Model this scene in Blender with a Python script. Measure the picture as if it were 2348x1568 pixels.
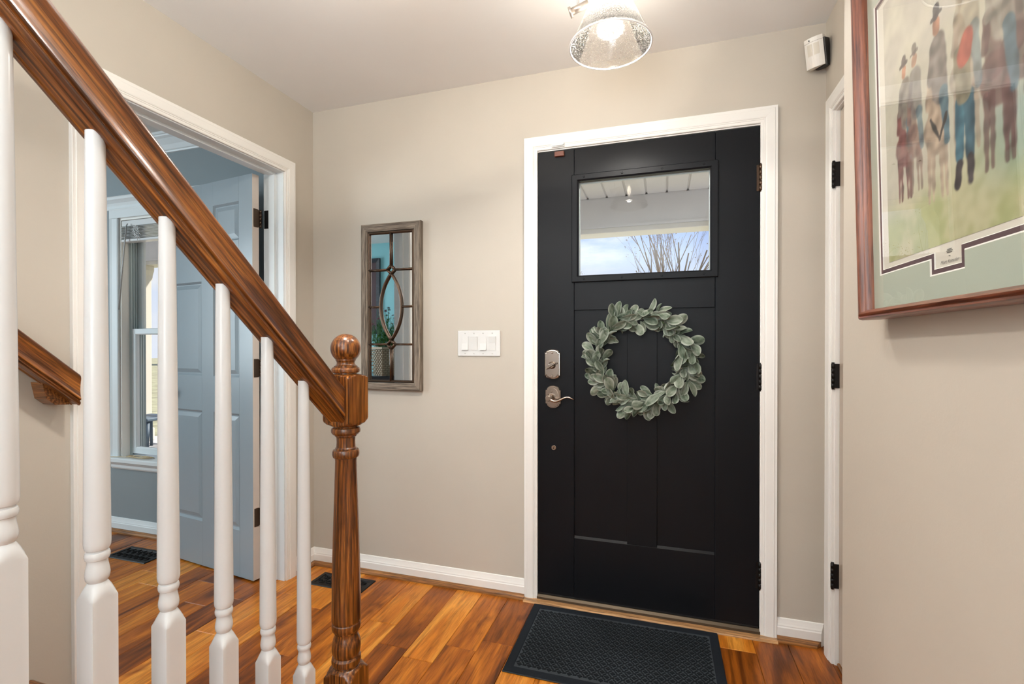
import bpy, bmesh, math, random
from mathutils import Vector, Matrix, noise
from math import pi, sin, cos, sqrt, atan2, radians

S = bpy.context.scene
COL = S.collection
for o in list(bpy.data.objects):
    bpy.data.objects.remove(o, do_unlink=True)
random.seed(11)
IMG_W, IMG_H = 2348.0, 1568.0

# ------------------------------------------------------------------ camera
CAM = Vector((1.7844, -2.132, 1.1656))
YAW, PITCH, ROLL, FPX, SHY = -0.305, -0.0054, 0.0004, 1101.56, 12.7
fwd = Vector((sin(YAW) * cos(PITCH), cos(YAW) * cos(PITCH), sin(PITCH)))
rgt = Vector((cos(YAW), -sin(YAW), 0))
upv = rgt.cross(fwd)
cam_d = bpy.data.cameras.new('camera')
cam = bpy.data.objects.new('camera', cam_d)
COL.objects.link(cam)
M3 = Matrix((rgt, upv, -fwd)).transposed()
cam.matrix_world = Matrix.Translation(CAM) @ M3.to_4x4() @ Matrix.Rotation(-ROLL, 4, 'Z')
cam_d.sensor_fit = 'HORIZONTAL'
cam_d.sensor_width = 36.0
cam_d.lens = FPX / IMG_W * 36.0
cam_d.shift_y = SHY / IMG_W
cam_d.clip_start = 0.02
cam_d.clip_end = 400
S.camera = cam

# ------------------------------------------------------------------ exposure
vs = S.view_settings
vs.view_transform = 'Standard'
vs.look = 'None'
vs.gamma = 1.0
vs.use_curve_mapping = False
vs.exposure = 0.0

# ------------------------------------------------------------------ world: blue sky with thin white cloud
W = bpy.data.worlds.new('world')
S.world = W
W.use_nodes = True
nt = W.node_tree
nt.nodes.clear()
n_out = nt.nodes.new('ShaderNodeOutputWorld')
n_bg = nt.nodes.new('ShaderNodeBackground')
n_tc = nt.nodes.new('ShaderNodeTexCoord')
n_sep = nt.nodes.new('ShaderNodeSeparateXYZ')
n_grad = nt.nodes.new('ShaderNodeValToRGB')
n_map = nt.nodes.new('ShaderNodeMapping')
n_noise = nt.nodes.new('ShaderNodeTexNoise')
n_cr = nt.nodes.new('ShaderNodeValToRGB')
n_mix = nt.nodes.new('ShaderNodeMixRGB')
L = nt.links.new
L(n_tc.outputs['Generated'], n_sep.inputs[0])
L(n_sep.outputs['Z'], n_grad.inputs[0])
e = n_grad.color_ramp.elements
e[0].position = 0.0; e[0].color = (0.82, 0.88, 1.0, 1)
e[1].position = 0.45; e[1].color = (0.20, 0.38, 0.86, 1)
x = n_grad.color_ramp.elements.new(0.13); x.color = (0.70, 0.80, 0.98, 1)
x = n_grad.color_ramp.elements.new(0.26); x.color = (0.26, 0.44, 0.90, 1)
n_map.inputs['Scale'].default_value = (2.0, 2.0, 7.0)
n_map.inputs['Location'].default_value = (0.35, 0.2, 0.55)
L(n_tc.outputs['Generated'], n_map.inputs[0])
L(n_map.outputs[0], n_noise.inputs['Vector'])
n_noise.inputs['Scale'].default_value = 1.6
n_noise.inputs['Detail'].default_value = 7
n_noise.inputs['Roughness'].default_value = 0.55
L(n_noise.outputs[0], n_cr.inputs[0])
n_cr.color_ramp.elements[0].position = 0.45
n_cr.color_ramp.elements[1].position = 0.60
L(n_cr.outputs[0], n_mix.inputs[0])
L(n_grad.outputs[0], n_mix.inputs[1])
n_mix.inputs[2].default_value = (0.86, 0.90, 0.98, 1)
L(n_mix.outputs[0], n_bg.inputs['Color'])
n_bg.inputs['Strength'].default_value = 1.0
L(n_bg.outputs[0], n_out.inputs[0])


def area_light(name, loc, target, sx, sy, power, color, spread=None):
    d = bpy.data.lights.new(name, 'AREA')
    d.shape = 'RECTANGLE'
    d.size = sx
    d.size_y = sy
    d.energy = power
    d.color = color
    if spread:
        d.spread = spread
    o = bpy.data.objects.new(name, d)
    COL.objects.link(o)
    o.location = loc
    v = Vector(target) - Vector(loc)
    o.rotation_euler = v.to_track_quat('-Z', 'Y').to_euler()
    return o


# added fill panels out of view for the hall ceiling, left wall, stairs, study
area_light('bounce_fill', (1.15, -4.5, 1.2), (1.15, -4.4, 2.4), 1.7, 2.4, 215, (0.80, 0.92, 1.0))  # added panel aimed up, so the ceiling bounces soft fill
area_light('hall_fill', (2.10, -3.5, 1.25), (0.0, -0.7, 1.35), 1.3, 1.2, 12, (0.86, 0.94, 1.0))  # unseen panel added to wash the left wall
area_light('stair_fill', (0.35, -4.3, 2.0), (0.9, -1.0, 0.7), 0.7, 0.9, 10, (0.93, 0.97, 1.0))  # added fill behind the camera on the stair side
area_light('study_fill', (-2.9, -2.3, 1.55), (-0.7, -0.5, 1.0), 1.2, 1.4, 62, (0.80, 0.93, 1.0))  # unseen panel added to brighten the study
sun_d = bpy.data.lights.new('sun', 'SUN')
sun_d.energy = 7.0
sun_d.angle = radians(3)
sun_d.color = (1.0, 0.95, 0.88)
sun = bpy.data.objects.new('sun', sun_d)
COL.objects.link(sun)
sun.rotation_euler = Vector((-0.48, -0.46, -0.75)).to_track_quat('-Z', 'Y').to_euler()


# ------------------------------------------------------------------ mesh helpers
class MB:
    def __init__(s):
        s.v = []; s.f = []; s.mi = []; s.sm = []

    def add(s, vs_, fs_, mi=0, smooth=False):
        b = len(s.v)
        s.v += [tuple(p) for p in vs_]
        for f in fs_:
            s.f.append(tuple(b + i for i in f)); s.mi.append(mi); s.sm.append(smooth)
        return s

    def box(s, x0, x1, y0, y1, z0, z1, mi=0):
        v = [(x0, y0, z0), (x1, y0, z0), (x1, y1, z0), (x0, y1, z0), (x0, y0, z1), (x1, y0, z1), (x1, y1, z1), (x0, y1, z1)]
        f = [(0, 3, 2, 1), (4, 5, 6, 7), (0, 1, 5, 4), (1, 2, 6, 5), (2, 3, 7, 6), (3, 0, 4, 7)]
        return s.add(v, f, mi)

    def bbox(s, x0, x1, y0, y1, z0, z1, b=0.002, mi=0):
        """box with chamfered edges"""
        bm = bmesh.new()
        r = bmesh.ops.create_cube(bm, size=1)
        for v in bm.verts:
            v.co = Vector(((x0 + x1) / 2 + v.co.x * (x1 - x0), (y0 + y1) / 2 + v.co.y * (y1 - y0), (z0 + z1) / 2 + v.co.z * (z1 - z0)))
        bmesh.ops.bevel(bm, geom=bm.edges[:], offset=b, segments=1, affect='EDGES', profile=0.5)
        return s.from_bm(bm, mi)

    def from_bm(s, bm, mi=0, smooth=False):
        bm.verts.index_update()
        s.add([v.co[:] for v in bm.verts], [[v.index for v in f.verts] for f in bm.faces], mi, smooth)
        bm.free()
        return s

    def prism(s, pts, a0, a1, axis, mi=0, smooth=False):
        """closed 2D outline extruded along an axis: axis 'x' pts=(y,z); 'y' pts=(x,z); 'z' pts=(x,y)"""
        def P(p, a):
            return (a, p[0], p[1]) if axis == 'x' else (p[0], a, p[1]) if axis == 'y' else (p[0], p[1], a)
        n = len(pts)
        v = [P(p, a0) for p in pts] + [P(p, a1) for p in pts]
        b = len(s.v)
        s.v += v
        for i in range(n):
            j = (i + 1) % n
            s.f.append((b + i, b + j, b + n + j, b + n + i)); s.mi.append(mi); s.sm.append(smooth)
        s.f.append(tuple(b + i for i in reversed(range(n)))); s.mi.append(mi); s.sm.append(False)
        s.f.append(tuple(b + n + i for i in range(n))); s.mi.append(mi); s.sm.append(False)
        return s

    def lathe(s, prof, seg=32, c=(0, 0, 0), sq=None, mi=0, smooth=True, cap=True, axis='z'):
        """prof: list of (r, z); sq: side of the square stock that limits the radius"""
        b = len(s.v)
        for r, z in prof:
            for k in range(seg):
                a = 2 * pi * k / seg
                rr = r
                if sq:
                    m = max(abs(cos(a)), abs(sin(a)))
                    rr = min(r, sq / 2 / m)
                p = (rr * cos(a), rr * sin(a), z)
                if axis == 'x': p = (p[2], p[0], p[1])
                if axis == 'y': p = (p[0], p[2], p[1])
                s.v.append((c[0] + p[0], c[1] + p[1], c[2] + p[2]))
        for i in range(len(prof) - 1):
            for k in range(seg):
                k2 = (k + 1) % seg
                f = (b + i * seg + k, b + i * seg + k2, b + (i + 1) * seg + k2, b + (i + 1) * seg + k)
                s.f.append(f if axis != 'y' else f[::-1]); s.mi.append(mi); s.sm.append(smooth)
        if cap:
            s.f.append(tuple(b + k for k in reversed(range(seg)))); s.mi.append(mi); s.sm.append(False)
            t = b + (len(prof) - 1) * seg
            s.f.append(tuple(t + k for k in range(seg))); s.mi.append(mi); s.sm.append(False)
        return s

    def tube(s, pts, r, seg=8, mi=0, closed=False, cap=True):
        pts = [Vector(p) for p in pts]
        n = len(pts)
        rs = r if isinstance(r, (list, tuple)) else [r] * n
        b = len(s.v)
        prev = None
        for i, p in enumerate(pts):
            if closed:
                t = pts[(i + 1) % n] - pts[i - 1]
            else:
                t = pts[min(i + 1, n - 1)] - pts[max(i - 1, 0)]
            t.normalize()
            if prev is None:
                a = Vector((0, 0, 1)) if abs(t.z) < 0.9 else Vector((1, 0, 0))
                u = a - t * a.dot(t)
            else:
                u = prev - t * prev.dot(t)
            u.normalize()
            prev = u
            w = t.cross(u)
            for k in range(seg):
                a = 2 * pi * k / seg
                s.v.append(tuple(p + u * (rs[i] * cos(a)) + w * (rs[i] * sin(a))))
        m = n if closed else n - 1
        for i in range(m):
            i2 = (i + 1) % n
            for k in range(seg):
                k2 = (k + 1) % seg
                s.f.append((b + i * seg + k, b + i * seg + k2, b + i2 * seg + k2, b + i2 * seg + k)); s.mi.append(mi); s.sm.append(True)
        if cap and not closed:
            s.f.append(tuple(b + k for k in reversed(range(seg)))); s.mi.append(mi); s.sm.append(False)
            s.f.append(tuple(b + (n - 1) * seg + k for k in range(seg))); s.mi.append(mi); s.sm.append(False)
        return s

    def sweep(s, prof, frames, mi=0, closed_prof=True, caps=True, closed_path=False):
        """prof: list of (a,b); frames: list of (origin, va, vb): point = origin + a*va + b*vb"""
        b = len(s.v)
        n = len(prof)
        for o, va, vb in frames:
            o, va, vb = Vector(o), Vector(va), Vector(vb)
            for p in prof:
                s.v.append(tuple(o + va * p[0] + vb * p[1]))
        m = len(frames) if closed_path else len(frames) - 1
        for i in range(m):
            i2 = (i + 1) % len(frames)
            for k in range(n if closed_prof else n - 1):
                k2 = (k + 1) % n
                s.f.append((b + i * n + k, b + i * n + k2, b + i2 * n + k2, b + i2 * n + k)); s.mi.append(mi); s.sm.append(False)
        if caps and not closed_path and closed_prof:
            s.f.append(tuple(b + k for k in reversed(range(n)))); s.mi.append(mi); s.sm.append(False)
            t = b + (len(frames) - 1) * n
            s.f.append(tuple(t + k for k in range(n))); s.mi.append(mi); s.sm.append(False)
        return s

    def mesh(s, name):
        me = bpy.data.meshes.new(name)
        me.from_pydata(s.v, [], s.f)
        me.update()
        bm = bmesh.new()
        bm.from_mesh(me)
        bmesh.ops.recalc_face_normals(bm, faces=bm.faces[:])
        bm.to_mesh(me)
        bm.free()
        me.polygons.foreach_set('material_index', s.mi)
        me.polygons.foreach_set('use_smooth', s.sm)
        return me


def obj(name, mb, mats, parent=None, loc=None, rot=None):
    me = mb.mesh(name) if isinstance(mb, MB) else mb
    o = bpy.data.objects.new(name, me)
    COL.objects.link(o)
    if isinstance(mb, MB):
        for m in (mats if isinstance(mats, (list, tuple)) else [mats]):
            me.materials.append(m)
    if parent: o.parent = parent
    if loc: o.location = loc
    if rot: o.rotation_euler = rot
    return o


def tag(o, label=None, cat=None, group=None, kind=None):
    if label: o['label'] = label
    if cat: o['category'] = cat
    if group: o['group'] = group
    if kind: o['kind'] = kind
    return o


def thing(name, label, cat, loc=(0, 0, 0), rot=None, group=None, kind=None):
    o = bpy.data.objects.new(name, None)
    COL.objects.link(o)
    o.empty_display_size = 0.05
    o.location = loc
    if rot: o.rotation_euler = rot
    return tag(o, label, cat, group, kind)


def struct(name, mb, mat, label=None):
    return tag(obj(name, mb, mat), label, None, None, 'structure')


def sharp(o, ang=35):
    """smooth shade, keeping edges sharper than the angle"""
    me = o.data
    bm = bmesh.new(); bm.from_mesh(me)
    for ed in bm.edges:
        if len(ed.link_faces) == 2 and ed.calc_face_angle(0) > radians(ang):
            ed.smooth = False
    for f in bm.faces: f.smooth = True
    bm.to_mesh(me); bm.free()
    return o


# ------------------------------------------------------------------ material helpers
def new_mat(name):
    m = bpy.data.materials.new(name)
    m.use_nodes = True
    n = m.node_tree
    bsdf = n.nodes['Principled BSDF']
    return m, n, bsdf


def ramp(n, fac, stops):
    r = n.nodes.new('ShaderNodeValToRGB')
    els = r.color_ramp.elements
    els[0].position, els[0].color = stops[0][0], (*stops[0][1], 1)
    els[1].position, els[1].color = stops[-1][0], (*stops[-1][1], 1)
    for p, c in stops[1:-1]:
        k = els.new(p); k.color = (*c, 1)
    n.links.new(fac, r.inputs[0])
    return r.outputs[0]


def noise_n(n, vec, scale, detail=3, rough=0.5, dist=0.0):
    t = n.nodes.new('ShaderNodeTexNoise')
    t.inputs['Scale'].default_value = scale
    t.inputs['Detail'].default_value = detail
    t.inputs['Roughness'].default_value = rough
    t.inputs['Distortion'].default_value = dist
    if vec is not None: n.links.new(vec, t.inputs['Vector'])
    return t.outputs[0]


def coords(n, scale=(1, 1, 1), kind='Object', rand=False):
    tc = n.nodes.new('ShaderNodeTexCoord')
    out = tc.outputs[kind]
    if rand:
        oi = n.nodes.new('ShaderNodeObjectInfo')
        mu = n.nodes.new('ShaderNodeVectorMath'); mu.operation = 'SCALE'
        cmb = n.nodes.new('ShaderNodeCombineXYZ')
        for i in range(3): n.links.new(oi.outputs['Random'], cmb.inputs[i])
        n.links.new(cmb.outputs[0], mu.inputs[0]); mu.inputs['Scale'].default_value = 37.0
        ad = n.nodes.new('ShaderNodeVectorMath'); ad.operation = 'ADD'
        n.links.new(out, ad.inputs[0]); n.links.new(mu.outputs[0], ad.inputs[1])
        out = ad.outputs[0]
    mp = n.nodes.new('ShaderNodeMapping')
    mp.inputs['Scale'].default_value = scale
    n.links.new(out, mp.inputs[0])
    return mp.outputs[0]


def bump(n, bsdf, h, strength=0.1, dist=0.001):
    b = n.nodes.new('ShaderNodeBump')
    b.inputs['Strength'].default_value = strength
    b.inputs['Distance'].default_value = dist
    n.links.new(h, b.inputs['Height'])
    n.links.new(b.outputs[0], bsdf.inputs['Normal'])


def mixc(n, fac, a, b, mode='MIX'):
    m = n.nodes.new('ShaderNodeMixRGB')
    m.blend_type = mode
    for s_, i in ((fac, 0), (a, 1), (b, 2)):
        if isinstance(s_, (int, float)): m.inputs[i].default_value = s_
        elif isinstance(s_, tuple): m.inputs[i].default_value = (*s_, 1)
        else: n.links.new(s_, m.inputs[i])
    return m.outputs[0]


def paint(name, col, rough=0.5, bumpy=0.0, scale=250, var=0.03, spec=0.5, metal=0.0):
    m, n, b = new_mat(name)
    v = coords(n)
    f = noise_n(n, v, 3.0, 3)
    c0 = tuple(max(0, c * (1 - var)) for c in col); c1 = tuple(min(1, c * (1 + var)) for c in col)
    n.links.new(ramp(n, f, [(0.3, c0), (0.7, c1)]), b.inputs['Base Color'])
    b.inputs['Roughness'].default_value = rough
    b.inputs['Metallic'].default_value = metal
    b.inputs['Specular IOR Level'].default_value = spec
    if bumpy:
        bump(n, b, noise_n(n, v, scale, 3, 0.6), bumpy, 0.002)
    return m


def oak(name, axis, dark, mid, light, rough=0.28, scale=1.0, rand=False, coat=0.4, wave=0.22):
    """stained oak, grain along the axis"""
    m, n, b = new_mat(name)
    sc = {'x': (1.5, 26, 26), 'y': (26, 1.5, 26), 'z': (26, 26, 1.5)}[axis]
    v = coords(n, tuple(k * scale for k in sc), rand=rand)
    big = noise_n(n, v, 2.6, 5, 0.6, 1.2)
    wv = n.nodes.new('ShaderNodeTexWave')
    wv.wave_type = 'BANDS'
    wv.bands_direction = {'x': 'Y', 'y': 'X', 'z': 'X'}[axis]
    wv.inputs['Scale'].default_value = 1.3
    wv.inputs['Distortion'].default_value = 7.0
    wv.inputs['Detail'].default_value = 3.0
    wv.inputs['Detail Scale'].default_value = 1.4
    n.links.new(v, wv.inputs['Vector'])
    f = mixc(n, wave, big, wv.outputs[0])
    c = ramp(n, f, [(0.25, dark), (0.48, mid), (0.70, light)])
    sp = {'x': (8, 230, 230), 'y': (230, 8, 230), 'z': (230, 230, 8)}[axis]
    pv = coords(n, sp, rand=rand)
    pores = noise_n(n, pv, 1.0, 4, 0.65)
    pr = ramp(n, pores, [(0.38, (0.16, 0.13, 0.11)), (0.52, (0.85, 0.85, 0.85)), (0.62, (1.15, 1.12, 1.1))])
    c = mixc(n, 0.75, c, pr, 'MULTIPLY')
    n.links.new(c, b.inputs['Base Color'])
    b.inputs['Roughness'].default_value = rough
    b.inputs['Coat Weight'].default_value = coat
    b.inputs['Coat Roughness'].default_value = 0.15
    bump(n, b, pores, 0.18, 0.001)
    return m


def glass_pane(name, tint=(1, 1, 1), refl=1.0):
    """clear sheet glass: sees straight through, reflects by Fresnel"""
    m = bpy.data.materials.new(name)
    m.use_nodes = True
    n = m.node_tree
    n.nodes.clear()
    out = n.nodes.new('ShaderNodeOutputMaterial')
    tr = n.nodes.new('ShaderNodeBsdfTransparent'); tr.inputs[0].default_value = (*tint, 1)
    gl = n.nodes.new('ShaderNodeBsdfGlossy'); gl.inputs['Roughness'].default_value = 0.0
    gl.inputs[0].default_value = (refl, refl, refl, 1)
    fr = n.nodes.new('ShaderNodeFresnel'); fr.inputs['IOR'].default_value = 1.5
    geo = n.nodes.new('ShaderNodeNewGeometry')
    ior = n.nodes.new('ShaderNodeMix')
    ior.data_type = 'FLOAT'
    n.links.new(geo.outputs['Backfacing'], ior.inputs[0])
    ior.inputs[2].default_value = 1.5
    ior.inputs[3].default_value = 1.0 / 1.5
    # both faces of the sheet see air outside, so keep the air-to-glass index on each of them
    mx = n.nodes.new('ShaderNodeMixShader')
    fr.inputs['IOR'].default_value = 1.5
    bf = n.nodes.new('ShaderNodeMath'); bf.operation = 'SUBTRACT'; bf.inputs[0].default_value = 1.0
    n.links.new(geo.outputs['Backfacing'], bf.inputs[1])
    mu = n.nodes.new('ShaderNodeMath'); mu.operation = 'MULTIPLY'
    n.links.new(fr.outputs[0], mu.inputs[0]); n.links.new(bf.outputs[0], mu.inputs[1])
    n.links.new(mu.outputs[0], mx.inputs[0])
    n.links.new(tr.outputs[0], mx.inputs[1]); n.links.new(gl.outputs[0], mx.inputs[2])
    n.links.new(mx.outputs[0], out.inputs[0])
    return m


# ------------------------------------------------------------------ materials
M = {}
M['wall'] = paint('greige_wall_paint', (0.52, 0.472, 0.405), 0.62, 0.10, 140, 0.02)
M['wall_l'] = paint('greige_wall_paint_left', (0.52, 0.472, 0.405), 0.62, 0.10, 140, 0.02)
M['ceil'] = paint('white_ceiling_paint', (0.82, 0.815, 0.81), 0.9, 0.05, 160, 0.015)
M['popcorn'] = paint('popcorn_ceiling', (0.66, 0.66, 0.64), 0.95, 0.9, 120, 0.05)
M['trim'] = paint('cream_white_trim_paint', (0.84, 0.82, 0.785), 0.33, 0.02, 90, 0.02)
M['white'] = paint('white_gloss_paint', (0.71, 0.71, 0.71), 0.24, 0.015, 60, 0.015)
M['study'] = paint('slate_grey_wall_paint', (0.235, 0.27, 0.285), 0.6, 0.10, 140, 0.02)
M['study_trim'] = paint('study_white_trim', (0.70, 0.73, 0.74), 0.35, 0.02, 80, 0.015)
M['teal'] = paint('sunlit_teal_wall', (0.33, 0.70, 0.75), 0.6, 0.06, 140, 0.02)  # window light on the blue-grey wall is put into this paler colour
M['greydoor'] = paint('blue_grey_door_paint', (0.29, 0.345, 0.385), 0.28, 0.06, 60, 0.03)
M['closet'] = paint('beige_door_paint', (0.50, 0.42, 0.345), 0.25, 0.02, 60, 0.02)
M['black_door'] = paint('charcoal_black_door_paint', (0.0055, 0.0062, 0.0080), 0.42, 0.03, 300, 0.06, spec=0.17)
M['black'] = paint('black_iron', (0.012, 0.011, 0.011), 0.42, 0.05, 200, 0.1, metal=0.6)
M['bronze'] = paint('dark_bronze_metal', (0.10, 0.065, 0.045), 0.35, 0.05, 200, 0.2, metal=0.9)
M['nickel'] = paint('brushed_nickel', (0.43, 0.37, 0.32), 0.22, 0.0, 200, 0.05, metal=1.0)
M['sill'] = paint('bronze_sill_metal', (0.10, 0.075, 0.05), 0.45, 0.02, 100, 0.1, metal=0.7)
M['rubber'] = paint('black_rubber', (0.010, 0.010, 0.011), 0.6, 0.0)
M['plastic'] = paint('white_plastic', (0.70, 0.70, 0.69), 0.35, 0.0, 100, 0.01)
M['plastic_grey'] = paint('grey_white_screw', (0.55, 0.54, 0.52), 0.4)
M['cream_plastic'] = paint('cream_plastic', (0.76, 0.735, 0.69), 0.4, 0.0, 100, 0.01)
M['brown_plastic'] = paint('brown_plastic', (0.16, 0.045, 0.025), 0.4, 0.0, 100, 0.03)
M['oak_x'] = oak('golden_oak_grain_x', 'x', (0.055, 0.015, 0.003), (0.19, 0.056, 0.009), (0.40, 0.145, 0.026))
M['oak_z'] = oak('golden_oak_grain_z', 'z', (0.055, 0.015, 0.003), (0.19, 0.056, 0.009), (0.40, 0.145, 0.026))
M['oak_strip'] = oak('pale_oak_strip', 'x', (0.36, 0.17, 0.06), (0.52, 0.27, 0.11), (0.62, 0.36, 0.16), 0.35)
M['shoe_x'] = oak('oak_shoe_x', 'x', (0.14, 0.05, 0.012), (0.30, 0.12, 0.03), (0.42, 0.19, 0.055), 0.35)
M['shoe_y'] = oak('oak_shoe_y', 'y', (0.14, 0.05, 0.012), (0.30, 0.12, 0.03), (0.42, 0.19, 0.055), 0.35)
M['cherry_y'] = oak('cherry_frame_y', 'y', (0.13, 0.036, 0.016), (0.20, 0.058, 0.025), (0.27, 0.085, 0.038), 0.33, 1.5, coat=0.2, wave=0.15)
M['cherry_z'] = oak('cherry_frame_z', 'z', (0.13, 0.036, 0.016), (0.20, 0.058, 0.025), (0.27, 0.085, 0.038), 0.33, 1.5, coat=0.2, wave=0.15)
M['barn_x'] = oak('weathered_wood_x', 'x', (0.10, 0.075, 0.055), (0.22, 0.175, 0.135), (0.33, 0.275, 0.215), 0.75, 2.2, coat=0.0)
M['barn_z'] = oak('weathered_wood_z', 'z', (0.10, 0.075, 0.055), (0.22, 0.175, 0.135), (0.33, 0.275, 0.215), 0.75, 2.2, coat=0.0)
M['darkwood'] = oak('dark_table_wood', 'x', (0.012, 0.012, 0.016), (0.02, 0.022, 0.03), (0.035, 0.04, 0.055), 0.3)
M['glass'] = glass_pane('clear_window_glass')
M['picture_glass'] = glass_pane('picture_glass', refl=1.0)
M['wicker'] = paint('pale_wicker', (0.52, 0.41, 0.27), 0.7, 0.1, 90, 0.15)
M['mat'] = paint('charcoal_mat_fibre', (0.044, 0.052, 0.060), 0.95, 0.6, 500, 0.3, spec=0.15)
M['mat_pat'] = paint('charcoal_mat_pattern', (0.0085, 0.0105, 0.013), 0.9, 0.6, 420, 0.3, spec=0.15)
M['porch'] = paint('porch_white_vinyl', (0.68, 0.66, 0.63), 0.5, 0.0, 60, 0.02)
M['porch_cream'] = paint('porch_cream_trim', (0.66, 0.62, 0.53), 0.5, 0.0, 60, 0.02)
M['bark'] = paint('bare_twig_bark', (0.19, 0.125, 0.075), 0.9, 0.3, 60, 0.3)
M['dead_leaf'] = paint('withered_leaf', (0.24, 0.15, 0.07), 0.8, 0.0, 60, 0.3)
M['lawn'] = paint('winter_lawn', (0.34, 0.32, 0.19), 0.95, 0.4, 10, 0.3)
M['concrete'] = paint('porch_concrete', (0.55, 0.53, 0.50), 0.85, 0.2, 60, 0.08)
M['slateblue'] = paint('slate_blue_chair_paint', (0.09, 0.13, 0.17), 0.5, 0.0)
M['evergreen'] = paint('far_tree_foliage', (0.10, 0.14, 0.07), 0.9, 0.5, 8, 0.4)
M['roofing'] = paint('grey_roof_shingle', (0.32, 0.31, 0.31), 0.9, 0.2, 40, 0.1)
M['siding'] = paint('pale_siding', (0.62, 0.61, 0.58), 0.7, 0.0)
M['cord'] = paint('tan_cord', (0.55, 0.42, 0.25), 0.5, 0.0)
M['petal'] = paint('dusky_petals', (0.30, 0.05, 0.10), 0.7, 0.0, 30, 0.5)
M['petal2'] = paint('dark_seed_heads', (0.12, 0.04, 0.03), 0.7, 0.0, 30, 0.5)
M['leafgreen'] = paint('fresh_green_leaf', (0.08, 0.26, 0.06), 0.5, 0.0, 30, 0.35)
M['matboard'] = paint('sage_mat_board', (0.40, 0.44, 0.36), 0.9, 0.05, 600, 0.015)
M['bevel'] = paint('white_mat_core', (0.72, 0.70, 0.64), 0.9, 0.0)
M['plum'] = paint('plum_mat_core', (0.10, 0.060, 0.065), 0.85, 0.0)
M['paper'] = paint('cream_print_paper', (0.62, 0.59, 0.51), 0.9, 0.0)
M['ink'] = paint('print_ink', (0.16, 0.15, 0.14), 0.8, 0.0)
M['gold'] = paint('champagne_fillet', (0.55, 0.45, 0.32), 0.4, 0.0, metal=0.3)


def make_mirror():
    m, n, b = new_mat('mirror_silver')
    v = coords(n)
    n.links.new(ramp(n, noise_n(n, v, 2.0, 2), [(0, (0.86, 0.89, 0.90)), (1, (0.90, 0.92, 0.93))]), b.inputs['Base Color'])
    b.inputs['Metallic'].default_value = 1.0
    b.inputs['Roughness'].default_value = 0.015
    return m


M['mirror'] = make_mirror()


def make_plank(rand=True):
    m, n, b = new_mat('hickory_plank' if rand else 'hickory_field')
    tc = n.nodes.new('ShaderNodeTexCoord')
    oi = n.nodes.new('ShaderNodeObjectInfo')
    cmb = n.nodes.new('ShaderNodeCombineXYZ')
    for i in range(3): n.links.new(oi.outputs['Random'], cmb.inputs[i])
    sc = n.nodes.new('ShaderNodeVectorMath'); sc.operation = 'SCALE'; sc.inputs['Scale'].default_value = 53.0
    n.links.new(cmb.outputs[0], sc.inputs[0])
    ad = n.nodes.new('ShaderNodeVectorMath'); ad.operation = 'ADD'
    n.links.new(tc.outputs['Object'], ad.inputs[0]); n.links.new(sc.outputs[0], ad.inputs[1])

    def mp(s_):
        k = n.nodes.new('ShaderNodeMapping'); k.inputs['Scale'].default_value = s_
        n.links.new(ad.outputs[0], k.inputs[0]); return k.outputs[0]
    broad = noise_n(n, mp((9, 1.3, 1)), 1.0, 4, 0.55, 1.6)
    fig = noise_n(n, mp((26, 2.2, 1)), 1.0, 5, 0.6, 2.2)
    fine = noise_n(n, mp((420, 14, 1)), 1.0, 3, 0.6)
    # knots
    vo = n.nodes.new('ShaderNodeTexVoronoi'); vo.inputs['Scale'].default_value = 1.0
    wob = n.nodes.new('ShaderNodeVectorMath'); wob.operation = 'SCALE'; wob.inputs['Scale'].default_value = 0.55
    wn = n.nodes.new('ShaderNodeTexNoise'); wn.inputs['Scale'].default_value = 3.0; wn.inputs['Detail'].default_value = 2
    n.links.new(mp((6, 4, 1)), wn.inputs['Vector']); n.links.new(wn.outputs['Color'], wob.inputs[0])
    wa = n.nodes.new('ShaderNodeVectorMath'); wa.operation = 'ADD'
    n.links.new(mp((5.5, 2.4, 1)), wa.inputs[0]); n.links.new(wob.outputs[0], wa.inputs[1])
    n.links.new(wa.outputs[0], vo.inputs['Vector'])
    knot = ramp(n, vo.outputs['Distance'], [(0.02, (0, 0, 0)), (0.07, (0.35, 0.35, 0.35)), (0.19, (1, 1, 1))])
    tone = n.nodes.new('ShaderNodeMath'); tone.operation = 'MULTIPLY_ADD'
    n.links.new(oi.outputs['Random'], tone.inputs[0]); tone.inputs[1].default_value = 0.40; tone.inputs[2].default_value = -0.19
    a1 = n.nodes.new('ShaderNodeMath'); a1.operation = 'ADD'
    n.links.new(broad, a1.inputs[0]); n.links.new(tone.outputs[0], a1.inputs[1])
    c1 = ramp(n, a1.outputs[0], [(0.20, (0.13, 0.033, 0.004)), (0.40, (0.36, 0.100, 0.009)), (0.57, (0.60, 0.195, 0.017)), (0.78, (0.78, 0.33, 0.05))])
    c2 = ramp(n, fig, [(0.30, (0.42, 0.38, 0.34)), (0.50, (0.92, 0.90, 0.88)), (0.68, (1.12, 1.1, 1.08))])
    c = mixc(n, 0.85, c1, c2, 'MULTIPLY')
    c3 = ramp(n, fine, [(0.34, (0.62, 0.58, 0.55)), (0.55, (1, 1, 1))])
    c = mixc(n, 0.7, c, c3, 'MULTIPLY')
    kk = mixc(n, knot, (0.30, 0.22, 0.18), (1, 1, 1))
    c = mixc(n, 0.8, c, kk, 'MULTIPLY')
    n.links.new(c, b.inputs['Base Color'])
    b.inputs['Roughness'].default_value = 0.30
    b.inputs['Specular IOR Level'].default_value = 0.32
    bump(n, b, fig, 0.12, 0.002)
    return m


M['plank'] = make_plank()


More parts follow.
